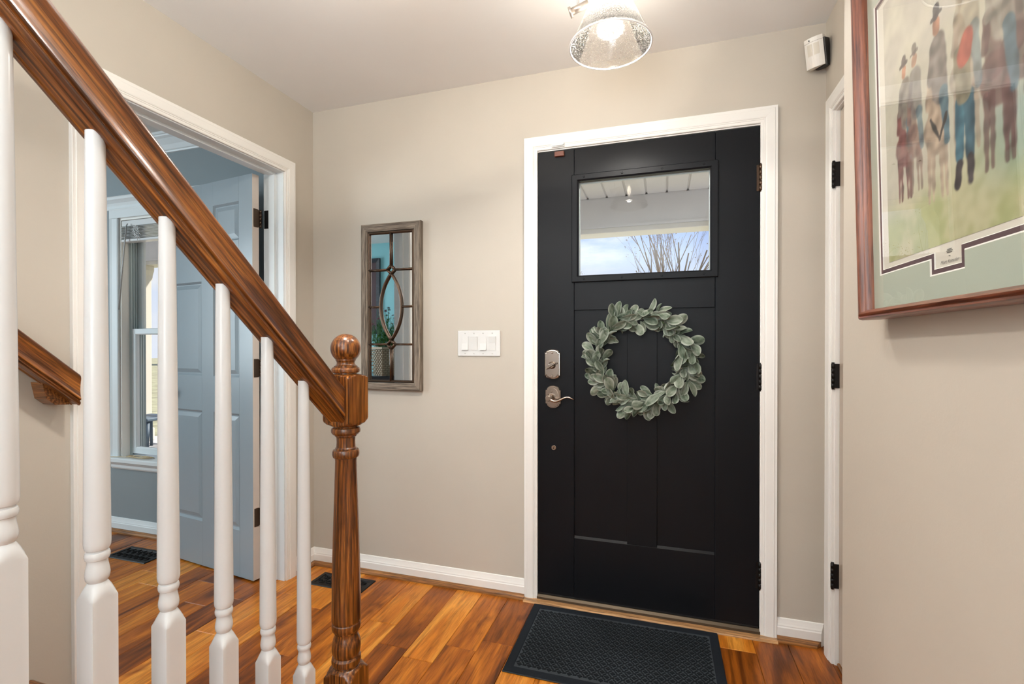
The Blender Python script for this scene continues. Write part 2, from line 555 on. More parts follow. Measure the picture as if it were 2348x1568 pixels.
def make_leaf():
    m, n, b = new_mat('lambs_ear_leaf')
    at = n.nodes.new('ShaderNodeAttribute'); at.attribute_name = 'edge'
    oi = n.nodes.new('ShaderNodeObjectInfo')
    v = coords(n, (90, 30, 90), rand=True)
    ns = noise_n(n, v, 1.2, 3)
    ad = n.nodes.new('ShaderNodeMath'); ad.operation = 'MULTIPLY_ADD'
    n.links.new(ns, ad.inputs[0]); ad.inputs[1].default_value = 0.85
    n.links.new(at.outputs['Fac'], ad.inputs[2])
    green = mixc(n, oi.outputs['Random'], (0.022, 0.042, 0.020), (0.105, 0.140, 0.092))
    pale = mixc(n, oi.outputs['Random'], (0.20, 0.235, 0.185), (0.38, 0.40, 0.345))
    fac = ramp(n, ad.outputs[0], [(0.36, (0, 0, 0)), (0.98, (1, 1, 1))])
    c = mixc(n, fac, green, pale)
    geo = n.nodes.new('ShaderNodeNewGeometry')
    n.links.new(c, b.inputs['Base Color'])
    b.inputs['Roughness'].default_value = 0.75
    b.inputs['Specular IOR Level'].default_value = 0.25
    return m


M['leaf'] = make_leaf()


def make_shade_glass():
    m = bpy.data.materials.new('seeded_glass')
    m.use_nodes = True
    n = m.node_tree
    n.nodes.clear()
    out = n.nodes.new('ShaderNodeOutputMaterial')
    v = coords(n, (1, 1, 1))
    vo = n.nodes.new('ShaderNodeTexVoronoi'); vo.inputs['Scale'].default_value = 260
    n.links.new(v, vo.inputs['Vector'])
    bub = ramp(n, vo.outputs['Distance'], [(0.22, (1, 1, 1)), (0.42, (0, 0, 0))])
    tr = n.nodes.new('ShaderNodeBsdfTransparent'); tr.inputs[0].default_value = (0.97, 0.96, 0.94, 1)
    tl = n.nodes.new('ShaderNodeBsdfTranslucent'); tl.inputs[0].default_value = (0.95, 0.93, 0.90, 1)
    gl = n.nodes.new('ShaderNodeBsdfGlossy'); gl.inputs['Roughness'].default_value = 0.08
    fr = n.nodes.new('ShaderNodeFresnel'); fr.inputs['IOR'].default_value = 1.45
    bp = n.nodes.new('ShaderNodeBump'); bp.inputs['Strength'].default_value = 0.6; bp.inputs['Distance'].default_value = 0.002
    n.links.new(bub, bp.inputs['Height'])
    n.links.new(bp.outputs[0], gl.inputs['Normal'])
    ma = n.nodes.new('ShaderNodeMath'); ma.operation = 'MULTIPLY_ADD'
    n.links.new(bub, ma.inputs[0]); ma.inputs[1].default_value = 0.34; ma.inputs[2].default_value = 0.13
    m1 = n.nodes.new('ShaderNodeMixShader')
    n.links.new(ma.outputs[0], m1.inputs[0]); n.links.new(tr.outputs[0], m1.inputs[1]); n.links.new(tl.outputs[0], m1.inputs[2])
    m2 = n.nodes.new('ShaderNodeMixShader')
    n.links.new(fr.outputs[0], m2.inputs[0]); n.links.new(m1.outputs[0], m2.inputs[1]); n.links.new(gl.outputs[0], m2.inputs[2])
    n.links.new(m2.outputs[0], out.inputs[0])
    return m


M['seeded'] = make_shade_glass()


def make_emit(name, col, st):
    m, n, b = new_mat(name)
    v = coords(n)
    n.links.new(ramp(n, noise_n(n, v, 4), [(0, col), (1, col)]), b.inputs['Emission Color'])
    b.inputs['Emission Strength'].default_value = st
    b.inputs['Base Color'].default_value = (0.9, 0.88, 0.85, 1)
    return m


M['bulb'] = make_emit('warm_bulb', (1.0, 0.88, 0.70), 40.0)

# ================================================================== SETTING
H = 2.404          # ceiling height
XR = 2.3805        # right wall plane
XN = 2.168         # near wall plane (the one with the picture)
YN = -0.886        # its outside corner
DX0, DX1 = 1.238, 2.152   # front door slab
T = 0.017          # casing thickness
SX = -3.4          # far wall of the study
SY = -3.0          # back wall of the study
YB = -6.5          # hall carries on behind the camera

# ---- floor: sub-floor plus planks along y, 127 mm wide
fl = struct('floor', MB().box(SX, XR + 0.3, YB, 0.0, -0.06, -0.0125), M['sill'], 'hickory plank floor running towards the front door')
PW = 0.127
PHI = 0.470
rest = MB()
cnt = 0
plank_lens = [0.42, 0.6, 0.78, 0.95, 1.15]
protos = {}
for k in range(-31, 16):
    x0 = PHI + PW * k
    x1 = x0 + PW
    if x0 > XR + 0.2 or x1 < SX: continue
    rr = random.Random(k * 7 + 5)
    y = -0.0 - rr.uniform(0.08, 0.7)
    edges = [0.0, y]
    while y > YB:
        y -= rr.choice(plank_lens) * rr.uniform(0.85, 1.1)
        edges.append(max(y, YB))
    for y1, y0 in zip(edges[:-1], edges[1:]):
        if y1 - y0 < 0.02: continue
        near = (y1 > -1.35 and x0 > -0.4) or (y1 > -0.9 and -2.0 < x0)
        dz = rr.uniform(-0.0006, 0.0004)
        hw, hl = PW / 2 - 0.0004, (y1 - y0) / 2 - 0.0004
        if near and cnt < 290:
            mb = MB()
            b_ = 0.0016
            v = [(-hw, -hl, -0.012), (hw, -hl, -0.012), (hw, hl, -0.012), (-hw, hl, -0.012),
                 (-hw, -hl, -b_), (hw, -hl, -b_), (hw, hl, -b_), (-hw, hl, -b_),
                 (-hw + b_, -hl + b_, 0), (hw - b_, -hl + b_, 0), (hw - b_, hl - b_, 0), (-hw + b_, hl - b_, 0)]
            f = [(0, 3, 2, 1), (8, 9, 10, 11)]
            for i in range(4):
                j = (i + 1) % 4
                f += [(i, j, 4 + j, 4 + i), (4 + i, 4 + j, 8 + j, 8 + i)]
            mb.add(v, f)
            obj('plank', mb, M['plank'], fl, ((x0 + x1) / 2, (y0 + y1) / 2, dz))
            cnt += 1
        else:
            rest.box(x0 + 0.0004, x1 - 0.0004, y0 + 0.0004, y1 - 0.0004, -0.012, dz)
tag(obj('plank_field', rest, M['plank'], fl), kind='stuff')

# ---- ceilings
struct('ceiling', MB().box(-0.115, XR + 0.3, YB, 0.14, H, H + 0.12), M['ceil'], 'flat white hall ceiling')
struct('ceiling_study', MB().box(SX - 0.1, -0.115, SY - 0.1, 0.14, H, H + 0.12), M['popcorn'], 'popcorn ceiling of the grey study')

# ---- back wall (hall side) around the front door
OX0, OX1, OZ = DX0 - 0.014, DX1 + 0.014, 2.056
mb = MB()
mb.box(0.0, OX0, 0, 0.14, 0, H).box(OX1, XR + 0.1, 0, 0.14, 0, H).box(OX0, OX1, 0, 0.14, OZ, H)
struct('wall_back', mb, M['wall'], 'greige wall holding the black front door')

# ---- study front wall around its window
WX0, WX1, WZ0, WZ1 = -1.458, -0.56, 0.455, 1.955
mb = MB()
mb.box(SX - 0.1, WX0, 0, 0.14, 0, H).box(WX1, -0.058, 0, 0.14, 0, H).box(WX0, WX1, 0, 0.14, 0, WZ0).box(WX0, WX1, 0, 0.14, WZ1, H)
struct('wall_study_front', mb, M['study'], 'slate grey study wall around the window')

# ---- left wall (two skins: greige hall side, grey study side) around the study doorway
LY0, LY1, LZ = -0.194, -1.057, 2.034
for nm, xa, xb, mt, lb in (('wall_left', -0.058, 0.0, M['wall_l'], 'greige hall wall beside the stairs'),
                           ('wall_study_door', -0.115, -0.0585, M['study'], 'slate grey study side of the doorway wall')):
    mb = MB()
    mb.box(xa, xb, LY0, 0.0, 0, H).box(xa, xb, YB if xb == 0 else SY, LY1, 0, H).box(xa, xb, LY1, LY0, LZ, H)
    struct(nm, mb, mt, lb)
struct('wall_study_far', MB().box(SX - 0.1, SX, SY - 0.1, 0.0, 0, H), M['study'], 'far grey wall of the study')
struct('wall_study_rear', MB().box(SX, -0.115, SY - 0.1, SY, 0, H), M['teal'], 'pale teal study wall seen in the mirror')

# ---- right wall around the closet door, return and near wall
CY0, CY1, CZ = -0.104, -0.800, 2.030
mb = MB()
mb.box(XR, XR + 0.11, CY0, 0.0, 0, H).box(XR, XR + 0.11, YN, CY1, 0, H).box(XR, XR + 0.11, CY1, CY0, CZ, H)
struct('wall_right', mb, M['wall'], 'greige wall with the closet door')
struct('wall_near', MB().box(XN, XR + 0.11, YB, YN, 0, H), M['wall'], 'greige wall with the framed print')
struct('wall_behind', MB().box(-0.06, XR + 0.2, YB - 0.1, YB, 0, H), M['wall'], 'greige end wall behind the camera')


# ---- mouldings
CASE = [(0, 0), (0, 0.009), (0.003, 0.0105), (0.011, 0.0105), (0.012, 0.0125), (0.0155, 0.0125), (0.0165, 0.011),
        (0.018, 0.0135), (0.022, 0.0150), (0.046, 0.0165), (0.049, 0.0172), (0.051, 0.0165), (0.0515, 0.0150), (0.060, 0.0155), (0.061, 0.0145), (0.061, 0)]


def casing(parent, plane, val, out, a0, a1, ztop, mat, z0=0.0, prof=CASE):
    """three mitred casing pieces around an opening; plane 'y' (wall at y=val, a is x) or 'x' (a is y); out = sign of room side"""
    a0, a1 = min(a0, a1), max(a0, a1)

    def P(a, z, d):
        return (a, val + out * d, z) if plane == 'y' else (val + out * d, a, z)

    def V(da, dz):
        return (da, 0, dz) if plane == 'y' else (0, da, dz)
    nrm = (0, out, 0) if plane == 'y' else (out, 0, 0)
    pcs = []
    for fr in (
        [(P(a0, z0, 0), V(-1, 0), nrm), (P(a0, ztop, 0), V(-1, 1), nrm)],
        [(P(a1, z0, 0), V(1, 0), nrm), (P(a1, ztop, 0), V(1, 1), nrm)],
        [(P(a0, ztop, 0), V(-1, 1), nrm), (P(a1, ztop, 0), V(1, 1), nrm)]):
        pcs.append(MB().sweep(prof, fr))
    o = [obj('side_casing', pcs[0], mat, parent), obj('side_casing', pcs[1], mat, parent), obj('head_casing', pcs[2], mat, parent)]
    return o


t1 = thing('trim_1', 'cream casing and jamb around the black front door', None, kind='structure')
casing(t1, 'y', 0.0, -1, DX0 - 0.001, DX1 + 0.001, 2.048, M['trim'], 0.008)
mb = MB().box(OX0, DX0 - 0.0035, 0.0, 0.14, 0.0, OZ)
obj('jamb', mb, M['trim'], t1)
obj('jamb', MB().box(DX1 + 0.0035, OX1, 0.0, 0.14, 0.0, OZ), M['trim'], t1)
obj('jamb', MB().box(DX0 - 0.0035, DX1 + 0.0035, 0.0, 0.14, 2.0435, OZ), M['trim'], t1)
obj('door_stop', MB().box(DX0 - 0.0035, DX0 + 0.012, 0.048, 0.14, 0.03, 2.0435).box(DX1 - 0.012, DX1 + 0.0035, 0.048, 0.14, 0.03, 2.0435).box(DX0 + 0.012, DX1 - 0.012, 0.048, 0.14, 2.03, 2.0435), M['black'], t1)
obj('strike_plate', MB().bbox(DX0 - 0.0075, DX0 - 0.0035, -0.003, 0.003, 0.905, 0.965, 0.001), M['black'], t1)

t2 = thing('trim_2', 'white casing and jamb of the study doorway', None, kind='structure')
casing(t2, 'x', 0.0, 1, -0.206, -1.045, 2.020, M['trim'])
JL0, JL1, JZ = -0.212, -1.040, 2.016
for y0, y1 in ((JL0, LY0), (LY1, JL1)):
    obj('jamb', MB().box(-0.117, 0.0, y0, y1, 0, LZ), M['study_trim'], t2)
obj('jamb', MB().box(-0.117, 0.0, JL1, JL0, JZ, LZ), M['study_trim'], t2)
mb = MB().box(-0.080, -0.045, JL0 - 0.011, JL0, 0, JZ).box(-0.080, -0.045, JL1, JL1 + 0.011, 0, JZ).box(-0.080, -0.045, JL1 + 0.011, JL0 - 0.011, JZ - 0.011, JZ)
obj('door_stop', mb, M['study_trim'], t2)
casing(t2, 'x', -0.117, -1, -0.206, -1.045, 2.020, M['study_trim'])

t3 = thing('trim_3', 'cream casing and jamb of the closet door', None, kind='structure')
casing(t3, 'x', XR, -1, -0.1125, -0.795, 2.0165, M['trim'])
for y0, y1 in ((-0.1175, CY0), (CY1, -0.790)):
    obj('jamb', MB().box(XR, XR + 0.11, y0, y1, 0, CZ), M['trim'], t3)
obj('jamb', MB().box(XR, XR + 0.11, -0.790, -0.1175, 2.012, CZ), M['trim'], t3)

# baseboards and oak shoe moulding
BASE = [(0, 0), (0.014, 0), (0.014, 0.052), (0.0115, 0.056), (0.0115, 0.060), (0.009, 0.066), (0.006, 0.076), (0.004, 0.084), (0, 0.086)]
SHOE = [(0, 0), (0.019, 0)] + [(0.019 * cos(a), 0.021 * sin(a)) for a in [pi / 2 * i / 5 for i in range(1, 6)]]


def baseboard(name, plane, val, out, a0, a1, label, mat=None, shoe=True, ends=(0, 0)):
    """moulding along a wall; ends: mitre at a0/a1 (+1 inside corner, pulls the face in; -1 outside corner)"""
    mat = mat or M['trim']

    def fr(a, e, s_):
        o = (a, val, 0) if plane == 'y' else (val, a, 0)
        va = (e * s_, out, 0) if plane == 'y' else (out, e * s_, 0)
        return (o, va, (0, 0, 1))
    b = tag(obj(name, MB().sweep(BASE, [fr(a0, ends[0], 1), fr(a1, ends[1], -1)]), mat), label, None, None, 'structure')
    if shoe:
        pf = [(p[0] + 0.014, p[1]) for p in SHOE]
        obj('shoe_moulding', MB().sweep(pf, [fr(a0, ends[0], 1), fr(a1, ends[1], -1)]), M['shoe_x'] if plane == 'y' else M['shoe_y'], b)
    return b


baseboard('baseboard_back', 'y', 0.0, -1, 0.0, 1.177, 'white baseboard with oak shoe between the left corner and the front door', ends=(1, 0))
baseboard('baseboard_right', 'y', 0.0, -1, 2.2135, XR, 'short white baseboard right of the front door', ends=(0, 1))
baseboard('baseboard_left', 'x', 0.0, 1, -0.145, 0.0, 'short baseboard between the study doorway and the corner', ends=(0, 1))
baseboard('baseboard_study', 'y', 0.0, -1, SX, -0.115, 'study baseboard under the window', M['study_trim'], ends=(1, 1))
baseboard('baseboard_study_rear', 'y', SY, 1, SX, -0.115, 'study baseboard on the teal wall', M['study_trim'], ends=(1, 1))
CROWN = [(0, 0), (0.012, 0), (0.014, 0.008), (0.020, 0.012), (0.036, 0.034), (0.060, 0.060), (0.074, 0.068), (0.078, 0.074), (0.084, 0.076), (0.084, 0.09), (0, 0.09)]
mb = MB().sweep(CROWN, [((SX, 0, H - 0.09), (1, -1, 0), (0, 0, 1)), ((-0.115, 0, H - 0.09), (-1, -1, 0), (0, 0, 1))])
struct('trim_4', mb, M['study_trim'], 'white crown moulding over the study window wall')
# threshold in front of the door
t5 = thing('trim_5', 'pale oak threshold strip and bronze sill under the front door', None, kind='structure')
obj('oak_strip', MB().sweep([(0, 0), (0.052, 0), (0.050, 0.005), (0.044, 0.008), (0, 0.008)], [((1.178, 0.008, 0), (0, -1, 0), (0, 0, 1)), ((2.213, 0.008, 0), (0, -1, 0), (0, 0, 1))]), M['oak_strip'], t5)
obj('sill', MB().sweep([(0, 0), (0.15, 0), (0.15, 0.020), (0.145, 0.024), (0.01, 0.026), (0, 0.018)], [((DX0 - 0.003, -0.012, 0.0), (0, 1, 0), (0, 0, 1)), ((DX1 + 0.003, -0.012, 0.0), (0, 1, 0), (0, 0, 1))]), M['sill'], t5)
struct('trim_6', MB().bbox(XR + 0.006, XR + 0.10, -0.79, -0.118, 0, 0.012, 0.004), M['shoe_y'], 'dark oak saddle under the closet door')

# ================================================================== FRONT DOOR
d1 = thing('door_1', 'black craftsman front door with one small window', None, (DX0, 0, 0), kind='structure')
DW = DX1 - DX0
DT = 0.044
SL, SR = 1.4045 - DX0, 1.9875 - DX0
ZB, ZT = 0.034, 2.040
G = 0.0006
BD = M['black_door']
obj('stile', MB().bbox(0, SL - G, 0, DT, ZB, ZT, 0.0012), BD, d1)
obj('stile', MB().bbox(SR + G, DW, 0, DT, ZB, ZT, 0.0012), BD, d1)
obj('top_rail', MB().bbox(SL + G, SR - G, 0.0004, DT, 1.905, ZT, 0.0012), BD, d1)
obj('lock_rail', MB().bbox(SL + G, SR - G, 0.0004, DT, 1.3207, 1.462, 0.0012), BD, d1)
obj('bottom_rail', MB().prism([(0.0004, ZB), (DT, ZB), (DT, 0.309), (0.009, 0.309), (0.0004, 0.300)], SL + G, SR - G, 'x'), BD, d1)
ML, MR = 1.6355 - DX0, 1.7595 - DX0
obj('mullion', MB().bbox(ML, MR, 0.0002, DT, 0.301, 1.3202, 0.0012), BD, d1)
for a, b_ in ((SL, ML), (MR, SR)):
    obj('panel', MB().box(a, b_, 0.009, DT - 0.009, 0.305, 1.3207), BD, d1)
# lite frame: mitred moulding
LX0, LX1, LZ0, LZ1 = 1.3945 - DX0, 1.998 - DX0, 1.4437, 1.9215
FW = 0.030
pf = [(0, 0), (0, 0.009), (0.003, 0.0115), (0.024, 0.0115), (0.027, 0.009), (FW, 0.006), (FW, -0.014), (0.020, -0.014), (0.020, 0)]
cor = [(LX0, LZ0, 1, 1), (LX1, LZ0, -1, 1), (LX1, LZ1, -1, -1), (LX0, LZ1, 1, -1)]
lf = obj('window_frame', MB().sweep(pf, [((x, 0, z), (sx, 0, sz), (0, -1, 0)) for x, z, sx, sz in cor], closed_path=True), BD, d1)
mb = MB()
for k in range(4):
    fx = LX0 + 0.055 + k * (LX1 - LX0 - 0.11) / 3
    for z in (LZ0 + 0.014, LZ1 - 0.014):
        mb.lathe([(0.0045, 0), (0.0045, 0.0012), (0.003, 0.0018)], 12, (fx, -0.0113, z), axis='y')
mbs = MB()
for v in mb.v: mbs.v.append((v[0], -0.0226 - v[1], v[2]))
mbs.f, mbs.mi, mbs.sm = mb.f, mb.mi, mb.sm
obj('screw_plug', mbs, BD, lf)
GX0, GX1, GZ0, GZ1 = LX0 + FW - 0.006, LX1 - FW + 0.006, LZ0 + FW - 0.006, LZ1 - FW + 0.006
obj('pane', MB().box(GX0, GX1, 0.020, 0.024, GZ0, GZ1), M['glass'], d1)
# spacer between the panes and the outer half of the lite frame
M['spacer'] = paint('pale_spacer', (0.55, 0.62, 0.62), 0.4, 0.0)
obj('spacer_bar', MB().sweep([(0, 0), (0.008, 0), (0.008, 0.010), (0, 0.010)], [((x, 0.030, z), (sx, 0, sz), (0, 1, 0)) for x, z, sx, sz in [(GX0, GZ0, 1, 1), (GX1, GZ0, -1, 1), (GX1, GZ1, -1, -1), (GX0, GZ1, 1, -1)]], closed_path=True), M['spacer'], d1)
obj('sweep', MB().bbox(0.001, DW - 0.001, 0.002, DT, 0.027, ZB + 0.002, 0.001), M['rubber'], d1)


def plate_outline(cx, cz, w, h, arch, shoulder):
    """arched escutcheon outline (x,z)"""
    hw = w / 2
    pts = []
    hs = h / 2 - arch
    aw = hw - shoulder
    n = 12
    top = [(cx + aw * cos(a), cz + hs + arch * sin(a)) for a in [pi * i / n for i in range(n + 1)]]
    bot = [(cx - aw * cos(a), cz - hs - arch * sin(a)) for a in [pi * i / n for i in range(n + 1)]]
    pts = [(cx + hw, cz - hs), (cx + hw, cz + hs)] + top + [(cx - hw, cz + hs), (cx - hw, cz - hs)] + bot
    out = []
    for p in pts:
        if not out or (abs(out[-1][0] - p[0]) + abs(out[-1][1] - p[1])) > 1e-5: out.append(p)
    if (abs(out[0][0] - out[-1][0]) + abs(out[0][1] - out[-1][1])) < 1e-5: out.pop()
    return out


def plate(cx, cz, w, h, arch, shoulder, y0, steps):
    """stack of shrinking outlines towards -y: steps = [(inset, depth)]"""
    mb = MB()
    rings = []
    for ins, d in steps:
        o = plate_outline(cx, cz, w - 2 * ins, h - 2 * ins, arch, max(0.0005, shoulder))
        rings.append([(p[0], y0 - d, p[1]) for p in o])
    n = min(len(r) for r in rings)
    rings = [r[:n] for r in rings]
    v = [p for r in rings for p in r]
    f = []
    for i in range(len(rings) - 1):
        for k in range(n):
            k2 = (k + 1) % n
            f.append((i * n + k, i * n + k2, (i + 1) * n + k2, (i + 1) * n + k))
    f.append(tuple(reversed(range(n)))); f.append(tuple((len(rings) - 1) * n + k for k in range(n)))
    return mb.add(v, f)


NK = M['nickel']
dbx, dbz = 1.3081 - DX0, 1.0785
db = obj('deadbolt', plate(dbx, dbz, 0.073, 0.134, 0.013, 0.006, 0.0, [(0, 0), (0, 0.012), (0.003, 0.016), (0.006, 0.0165), (0.0075, 0.019)]), NK, d1)
mb = MB().lathe([(0.0165, 0.0), (0.0165, -0.004), (0.012, -0.007), (0.010, -0.014)], 24, (dbx, -0.019, dbz - 0.004), axis='y')
obj('turn_rose', mb, NK, db)
mb = MB().bbox(-0.027, 0.027, -0.016, 0.0, -0.0045, 0.0045, 0.003)
obj('thumb_turn', mb, NK, db, (dbx, -0.030, dbz - 0.006), (0, radians(-32), 0))
for z in (dbz + 0.052, dbz - 0.052):
    obj('screw', MB().lathe([(0.005, 0), (0.005, -0.002), (0.003, -0.0035)], 14, (dbx, -0.019, z), axis='y'), NK, db)
lvx, lvz = 1.3098 - DX0, 0.931
lv = obj('lever_set', plate(lvx, lvz, 0.072, 0.104, 0.020, 0.006, 0.0, [(0, 0), (0, 0.006), (0.002, 0.009), (0.005, 0.009), (0.006, 0.011)]), NK, d1)
mb = MB()
oval = [(lvx + 0.025 * cos(a), lvz + 0.040 * sin(a)) for a in [2 * pi * i / 32 for i in range(32)]]
mb.prism(oval, -0.014, -0.010, 'y')
mb.lathe([(0.018, -0.014), (0.0175, -0.018), (0.013, -0.024), (0.012, -0.046), (0.0135, -0.048), (0.0135, -0.058), (0.011, -0.061)], 26, (lvx - 0.010, 0, lvz - 0.002), axis='y')
obj('hub', mb, NK, lv)
pts, rad = [], []
for i in range(16):
    u = i / 15
    pts.append((lvx - 0.010 + 0.112 * u, -0.053 - 0.004 * sin(pi * u), lvz - 0.004 - 0.010 * sin(2 * pi * u * 0.98) * (1 if u < .5 else 1.1) - 0.002 * u))
    rad.append(0.0068 - 0.0038 * u)
obj('lever', MB().tube(pts, rad, 12), NK, lv)
obj('privacy_pin', MB().lathe([(0.0045, -0.010), (0.004, -0.016), (0.002, -0.018)], 12, (lvx - 0.006, 0, lvz + 0.024), axis='y'), NK, lv)
pg = obj('peg_bolt', MB().lathe([(0.011, 0.0), (0.011, -0.004), (0.009, -0.006), (0.009, -0.0055)], 26, (1.3123 - DX0, 0, 0.7006), axis='y'), NK, d1)
obj('slot', MB().box(-0.0012, 0.0012, -0.0065, -0.005, -0.008, 0.008), M['black'], pg, (1.3123 - DX0, 0, 0.7006), (0, radians(20), 0))


def butt_hinge(parent, x, y, zc, h=0.102, r=0.006, mat=None, leaf=None, sub='knuckle'):
    """hinge pin with five knuckles (+ optional leaf boxes) as one part"""
    mb = MB()
    kh = h / 5
    for i in range(5):
        mb.lathe([(r, zc - h / 2 + i * kh + 0.0007), (r, zc - h / 2 + (i + 1) * kh - 0.0007)], 14, (x, y, 0))
    mb.lathe([(r * 0.8, zc - h / 2 - 0.004), (r * 0.8, zc + h / 2 + 0.004)], 12, (x, y, 0))
    for l_ in (leaf or []): mb.box(*l_)
    return obj('hinge', mb, mat or M['black'], parent)


for z in (1.832, 1.037, 0.242):
    butt_hinge(d1, DW + 0.0018, -0.006, z, 0.105, 0.0062, M['bronze'] if z > 1.5 else M['black'], [(DW - 0.012, DW + 0.010, -0.003, 0.0006, z - 0.052, z + 0.052)])
obj('magnet_block', MB().bbox(1.3175 - DX0, 1.3605 - DX0, -0.013, 0.0, 2.0115, 2.0335, 0.0015), M['brown_plastic'], d1)
S2 = thing('alarm_contact', 'small white alarm contact on the casing above the brown magnet', 'sensor', (1.335, -0.012, 2.062))
mbq = MB()
ov = [((0.020 if cos(a) > 0 else -0.020) * (1 if abs(cos(a)) > 1e-9 else 0) + 0.006 * cos(a), 0.0065 * sin(a)) for a in [2 * pi * i / 24 + 0.01 for i in range(24)]]
mbq.prism(ov, -0.010, 0.0, 'y')
obj('cover', mbq, M['plastic'], S2)
obj('base_plate', MB().bbox(-0.030, 0.028, -0.0045, 0.0015, -0.0105, 0.0085, 0.001), M['plastic'], S2)

# ================================================================== STUDY DOOR (open, six panels)
ddir = Vector((-0.99, 0.136, 0)).normalized()
ang = atan2(ddir.y, ddir.x)
d2 = thing('door_2', 'open blue-grey six-panel study door', None, (-0.1308, -0.2723, 0), (0, 0, ang), kind='structure')
GD = M['greydoor']
LW, LT = 0.745, 0.036
# local: x along the leaf from the hinge edge, y = -? (face seen from the hall is y = 0, leaf body towards -y because x points away)
ys0, ys1 = -LT, 0.0
Z0, Z1 = 0.008, 2.004
S_ = 0.100
xs = [S_, 0.300, 0.395, 0.595 + 0.117]
xs = [S_, 0.3035, 0.3925, LW - S_ - 0.1155 + 0.1155]
xs[3] = LW - S_
xs[1], xs[2] = LW / 2 - 0.0475, LW / 2 + 0.0475
xs[1], xs[2] = 0.301, 0.396
rows = [(0.240, 0.822), (1.004, 1.498), (1.690, 1.882)]
# face plane: leaf occupies y in [-?]: edge corner given is the hall-side face, the body lies behind it (+y in world)
fy = 0.0
bd = -LT
obj('stile', MB().bbox(0, xs[0], bd, fy, Z0, Z1, 0.001), GD, d2)
obj('stile', MB().bbox(xs[3], LW, bd, fy, Z0, Z1, 0.001), GD, d2)
obj('mullion', MB().bbox(xs[1], xs[2], bd, fy, Z0, Z1, 0.0005), GD, d2)
for a, b_ in ((xs[0], xs[1]), (xs[2], xs[3])):
    zz = [Z0] + [z for r in rows for z in r] + [Z1]
    for i in range(0, len(zz), 2):
        obj('rail', MB().box(a, b_, bd, fy, zz[i], zz[i + 1]), GD, d2)
    for z0, z1 in rows:
        mb = MB()
        for sgn, yf in ((1, fy), (-1, bd)):
            rings = [(0, 0), (0.010, 0.009), (0.016, 0.009), (0.036, 0.003), (0.036, 0.003)]
            v = []
            for ins, dp in rings:
                y_ = yf - sgn * dp
                v += [(a + ins, y_, z0 + ins), (b_ - ins, y_, z0 + ins), (b_ - ins, y_, z1 - ins), (a + ins, y_, z1 - ins)]
            f = []
            for i in range(len(rings) - 1):
                for k in range(4):
                    k2 = (k + 1) % 4
                    f.append((i * 4 + k, i * 4 + k2, i * 4 + 4 + k2, i * 4 + 4 + k))
            f.append(tuple(range(16, 20)))
            mb.add(v, f)
        obj('panel', mb, GD, d2)
M['edgepaint'] = paint('cream_door_edge', (0.62, 0.55, 0.49), 0.4, 0.02, 80, 0.03)
obj('hinge_edge', MB().box(-0.0006, 0.0002, bd + 0.0006, fy - 0.0004, Z0 + 0.001, Z1 - 0.001), M['edgepaint'], d2)
mb = MB()
mb.lathe([(0.030, 0.0), (0.030, 0.006), (0.012, 0.010), (0.011, 0.028), (0.020, 0.036), (0.026, 0.048), (0.024, 0.058), (0.012, 0.064)], 24, (LW - 0.09, 0, 0.915), axis='y')
obj('door_knob', mb, M['black'], d2)
for zc in (1.790, 1.052, 0.316):
    mb = MB()
    h = 0.09
    # leaf on the door edge, rounded corners
    def rleaf(px, y0, y1, th):
        r = 0.010
        pts = []
        for cx_, cz_, a0 in ((y1 - r, zc + h / 2 - r, 0), (y0, zc + h / 2, None), (y0, zc - h / 2, None), (y1 - r, zc - h / 2 + r, -pi / 2)):
            if a0 is None: pts.append((cx_, cz_))
            else: pts += [(cx_ + r * cos(a0 + pi / 2 * i / 5), cz_ + r * sin(a0 + pi / 2 * i / 5)) for i in range(6)]
        return pts
    hw_ = -LT - 0.004
    pr = [(-p[0], p[1]) for p in rleaf(0, 0.004, 0.034, 0)]
    pr = [(-LT - 0.004 + (0.034 + p[0]) - 0.0 + 0.004, p[1]) for p in pr]
    mb.prism([(p[0], p[1]) for p in pr], -0.0030, -0.0004, 'x')
    for i in range(5):
        mb.lathe([(0.0062, zc - h / 2 + i * h / 5 + 0.0007), (0.0062, zc - h / 2 + (i + 1) * h / 5 - 0.0007)], 14, (-0.004, bd - 0.006, 0))
    hg = obj('hinge', mb, M['bronze'], d2)
# jamb leaves of the hinges
for zc in (1.790, 1.052, 0.316):
    obj('hinge_leaf', MB().bbox(-0.116, -0.086, JL0 - 0.0025, JL0 + 0.0006, zc - 0.045, zc + 0.045, 0.001), M['black'], t2)

# ================================================================== CLOSET DOOR
d3 = thing('door_3', 'beige closet door with black hinges', None, (XR + 0.012, 0, 0), kind='structure')
obj('leaf', MB().bbox(0, 0.035, -0.786, -0.1205, 0.016, 2.008, 0.001), M['closet'], d3)
for zc in (1.783, 1.053, 0.325):
    butt_hinge(d3, -0.0195, -0.1165, zc, 0.09, 0.006, M['black'], [(-0.019, 0.016, -0.1205, -0.1172, zc - 0.044, zc + 0.044)])
obj('door_knob', MB().lathe([(0.028, 0.0), (0.028, -0.006), (0.011, -0.010), (0.011, -0.03), (0.026, -0.046), (0.022, -0.058), (0.01, -0.062)], 24, (0, -0.73, 0.92), axis='x'), M['black'], d3)

# ================================================================== STUDY WINDOW
w1 = thing('window_1', 'white double-hung study window in a deep white jamb', None, kind='structure')
ST = M['study_trim']
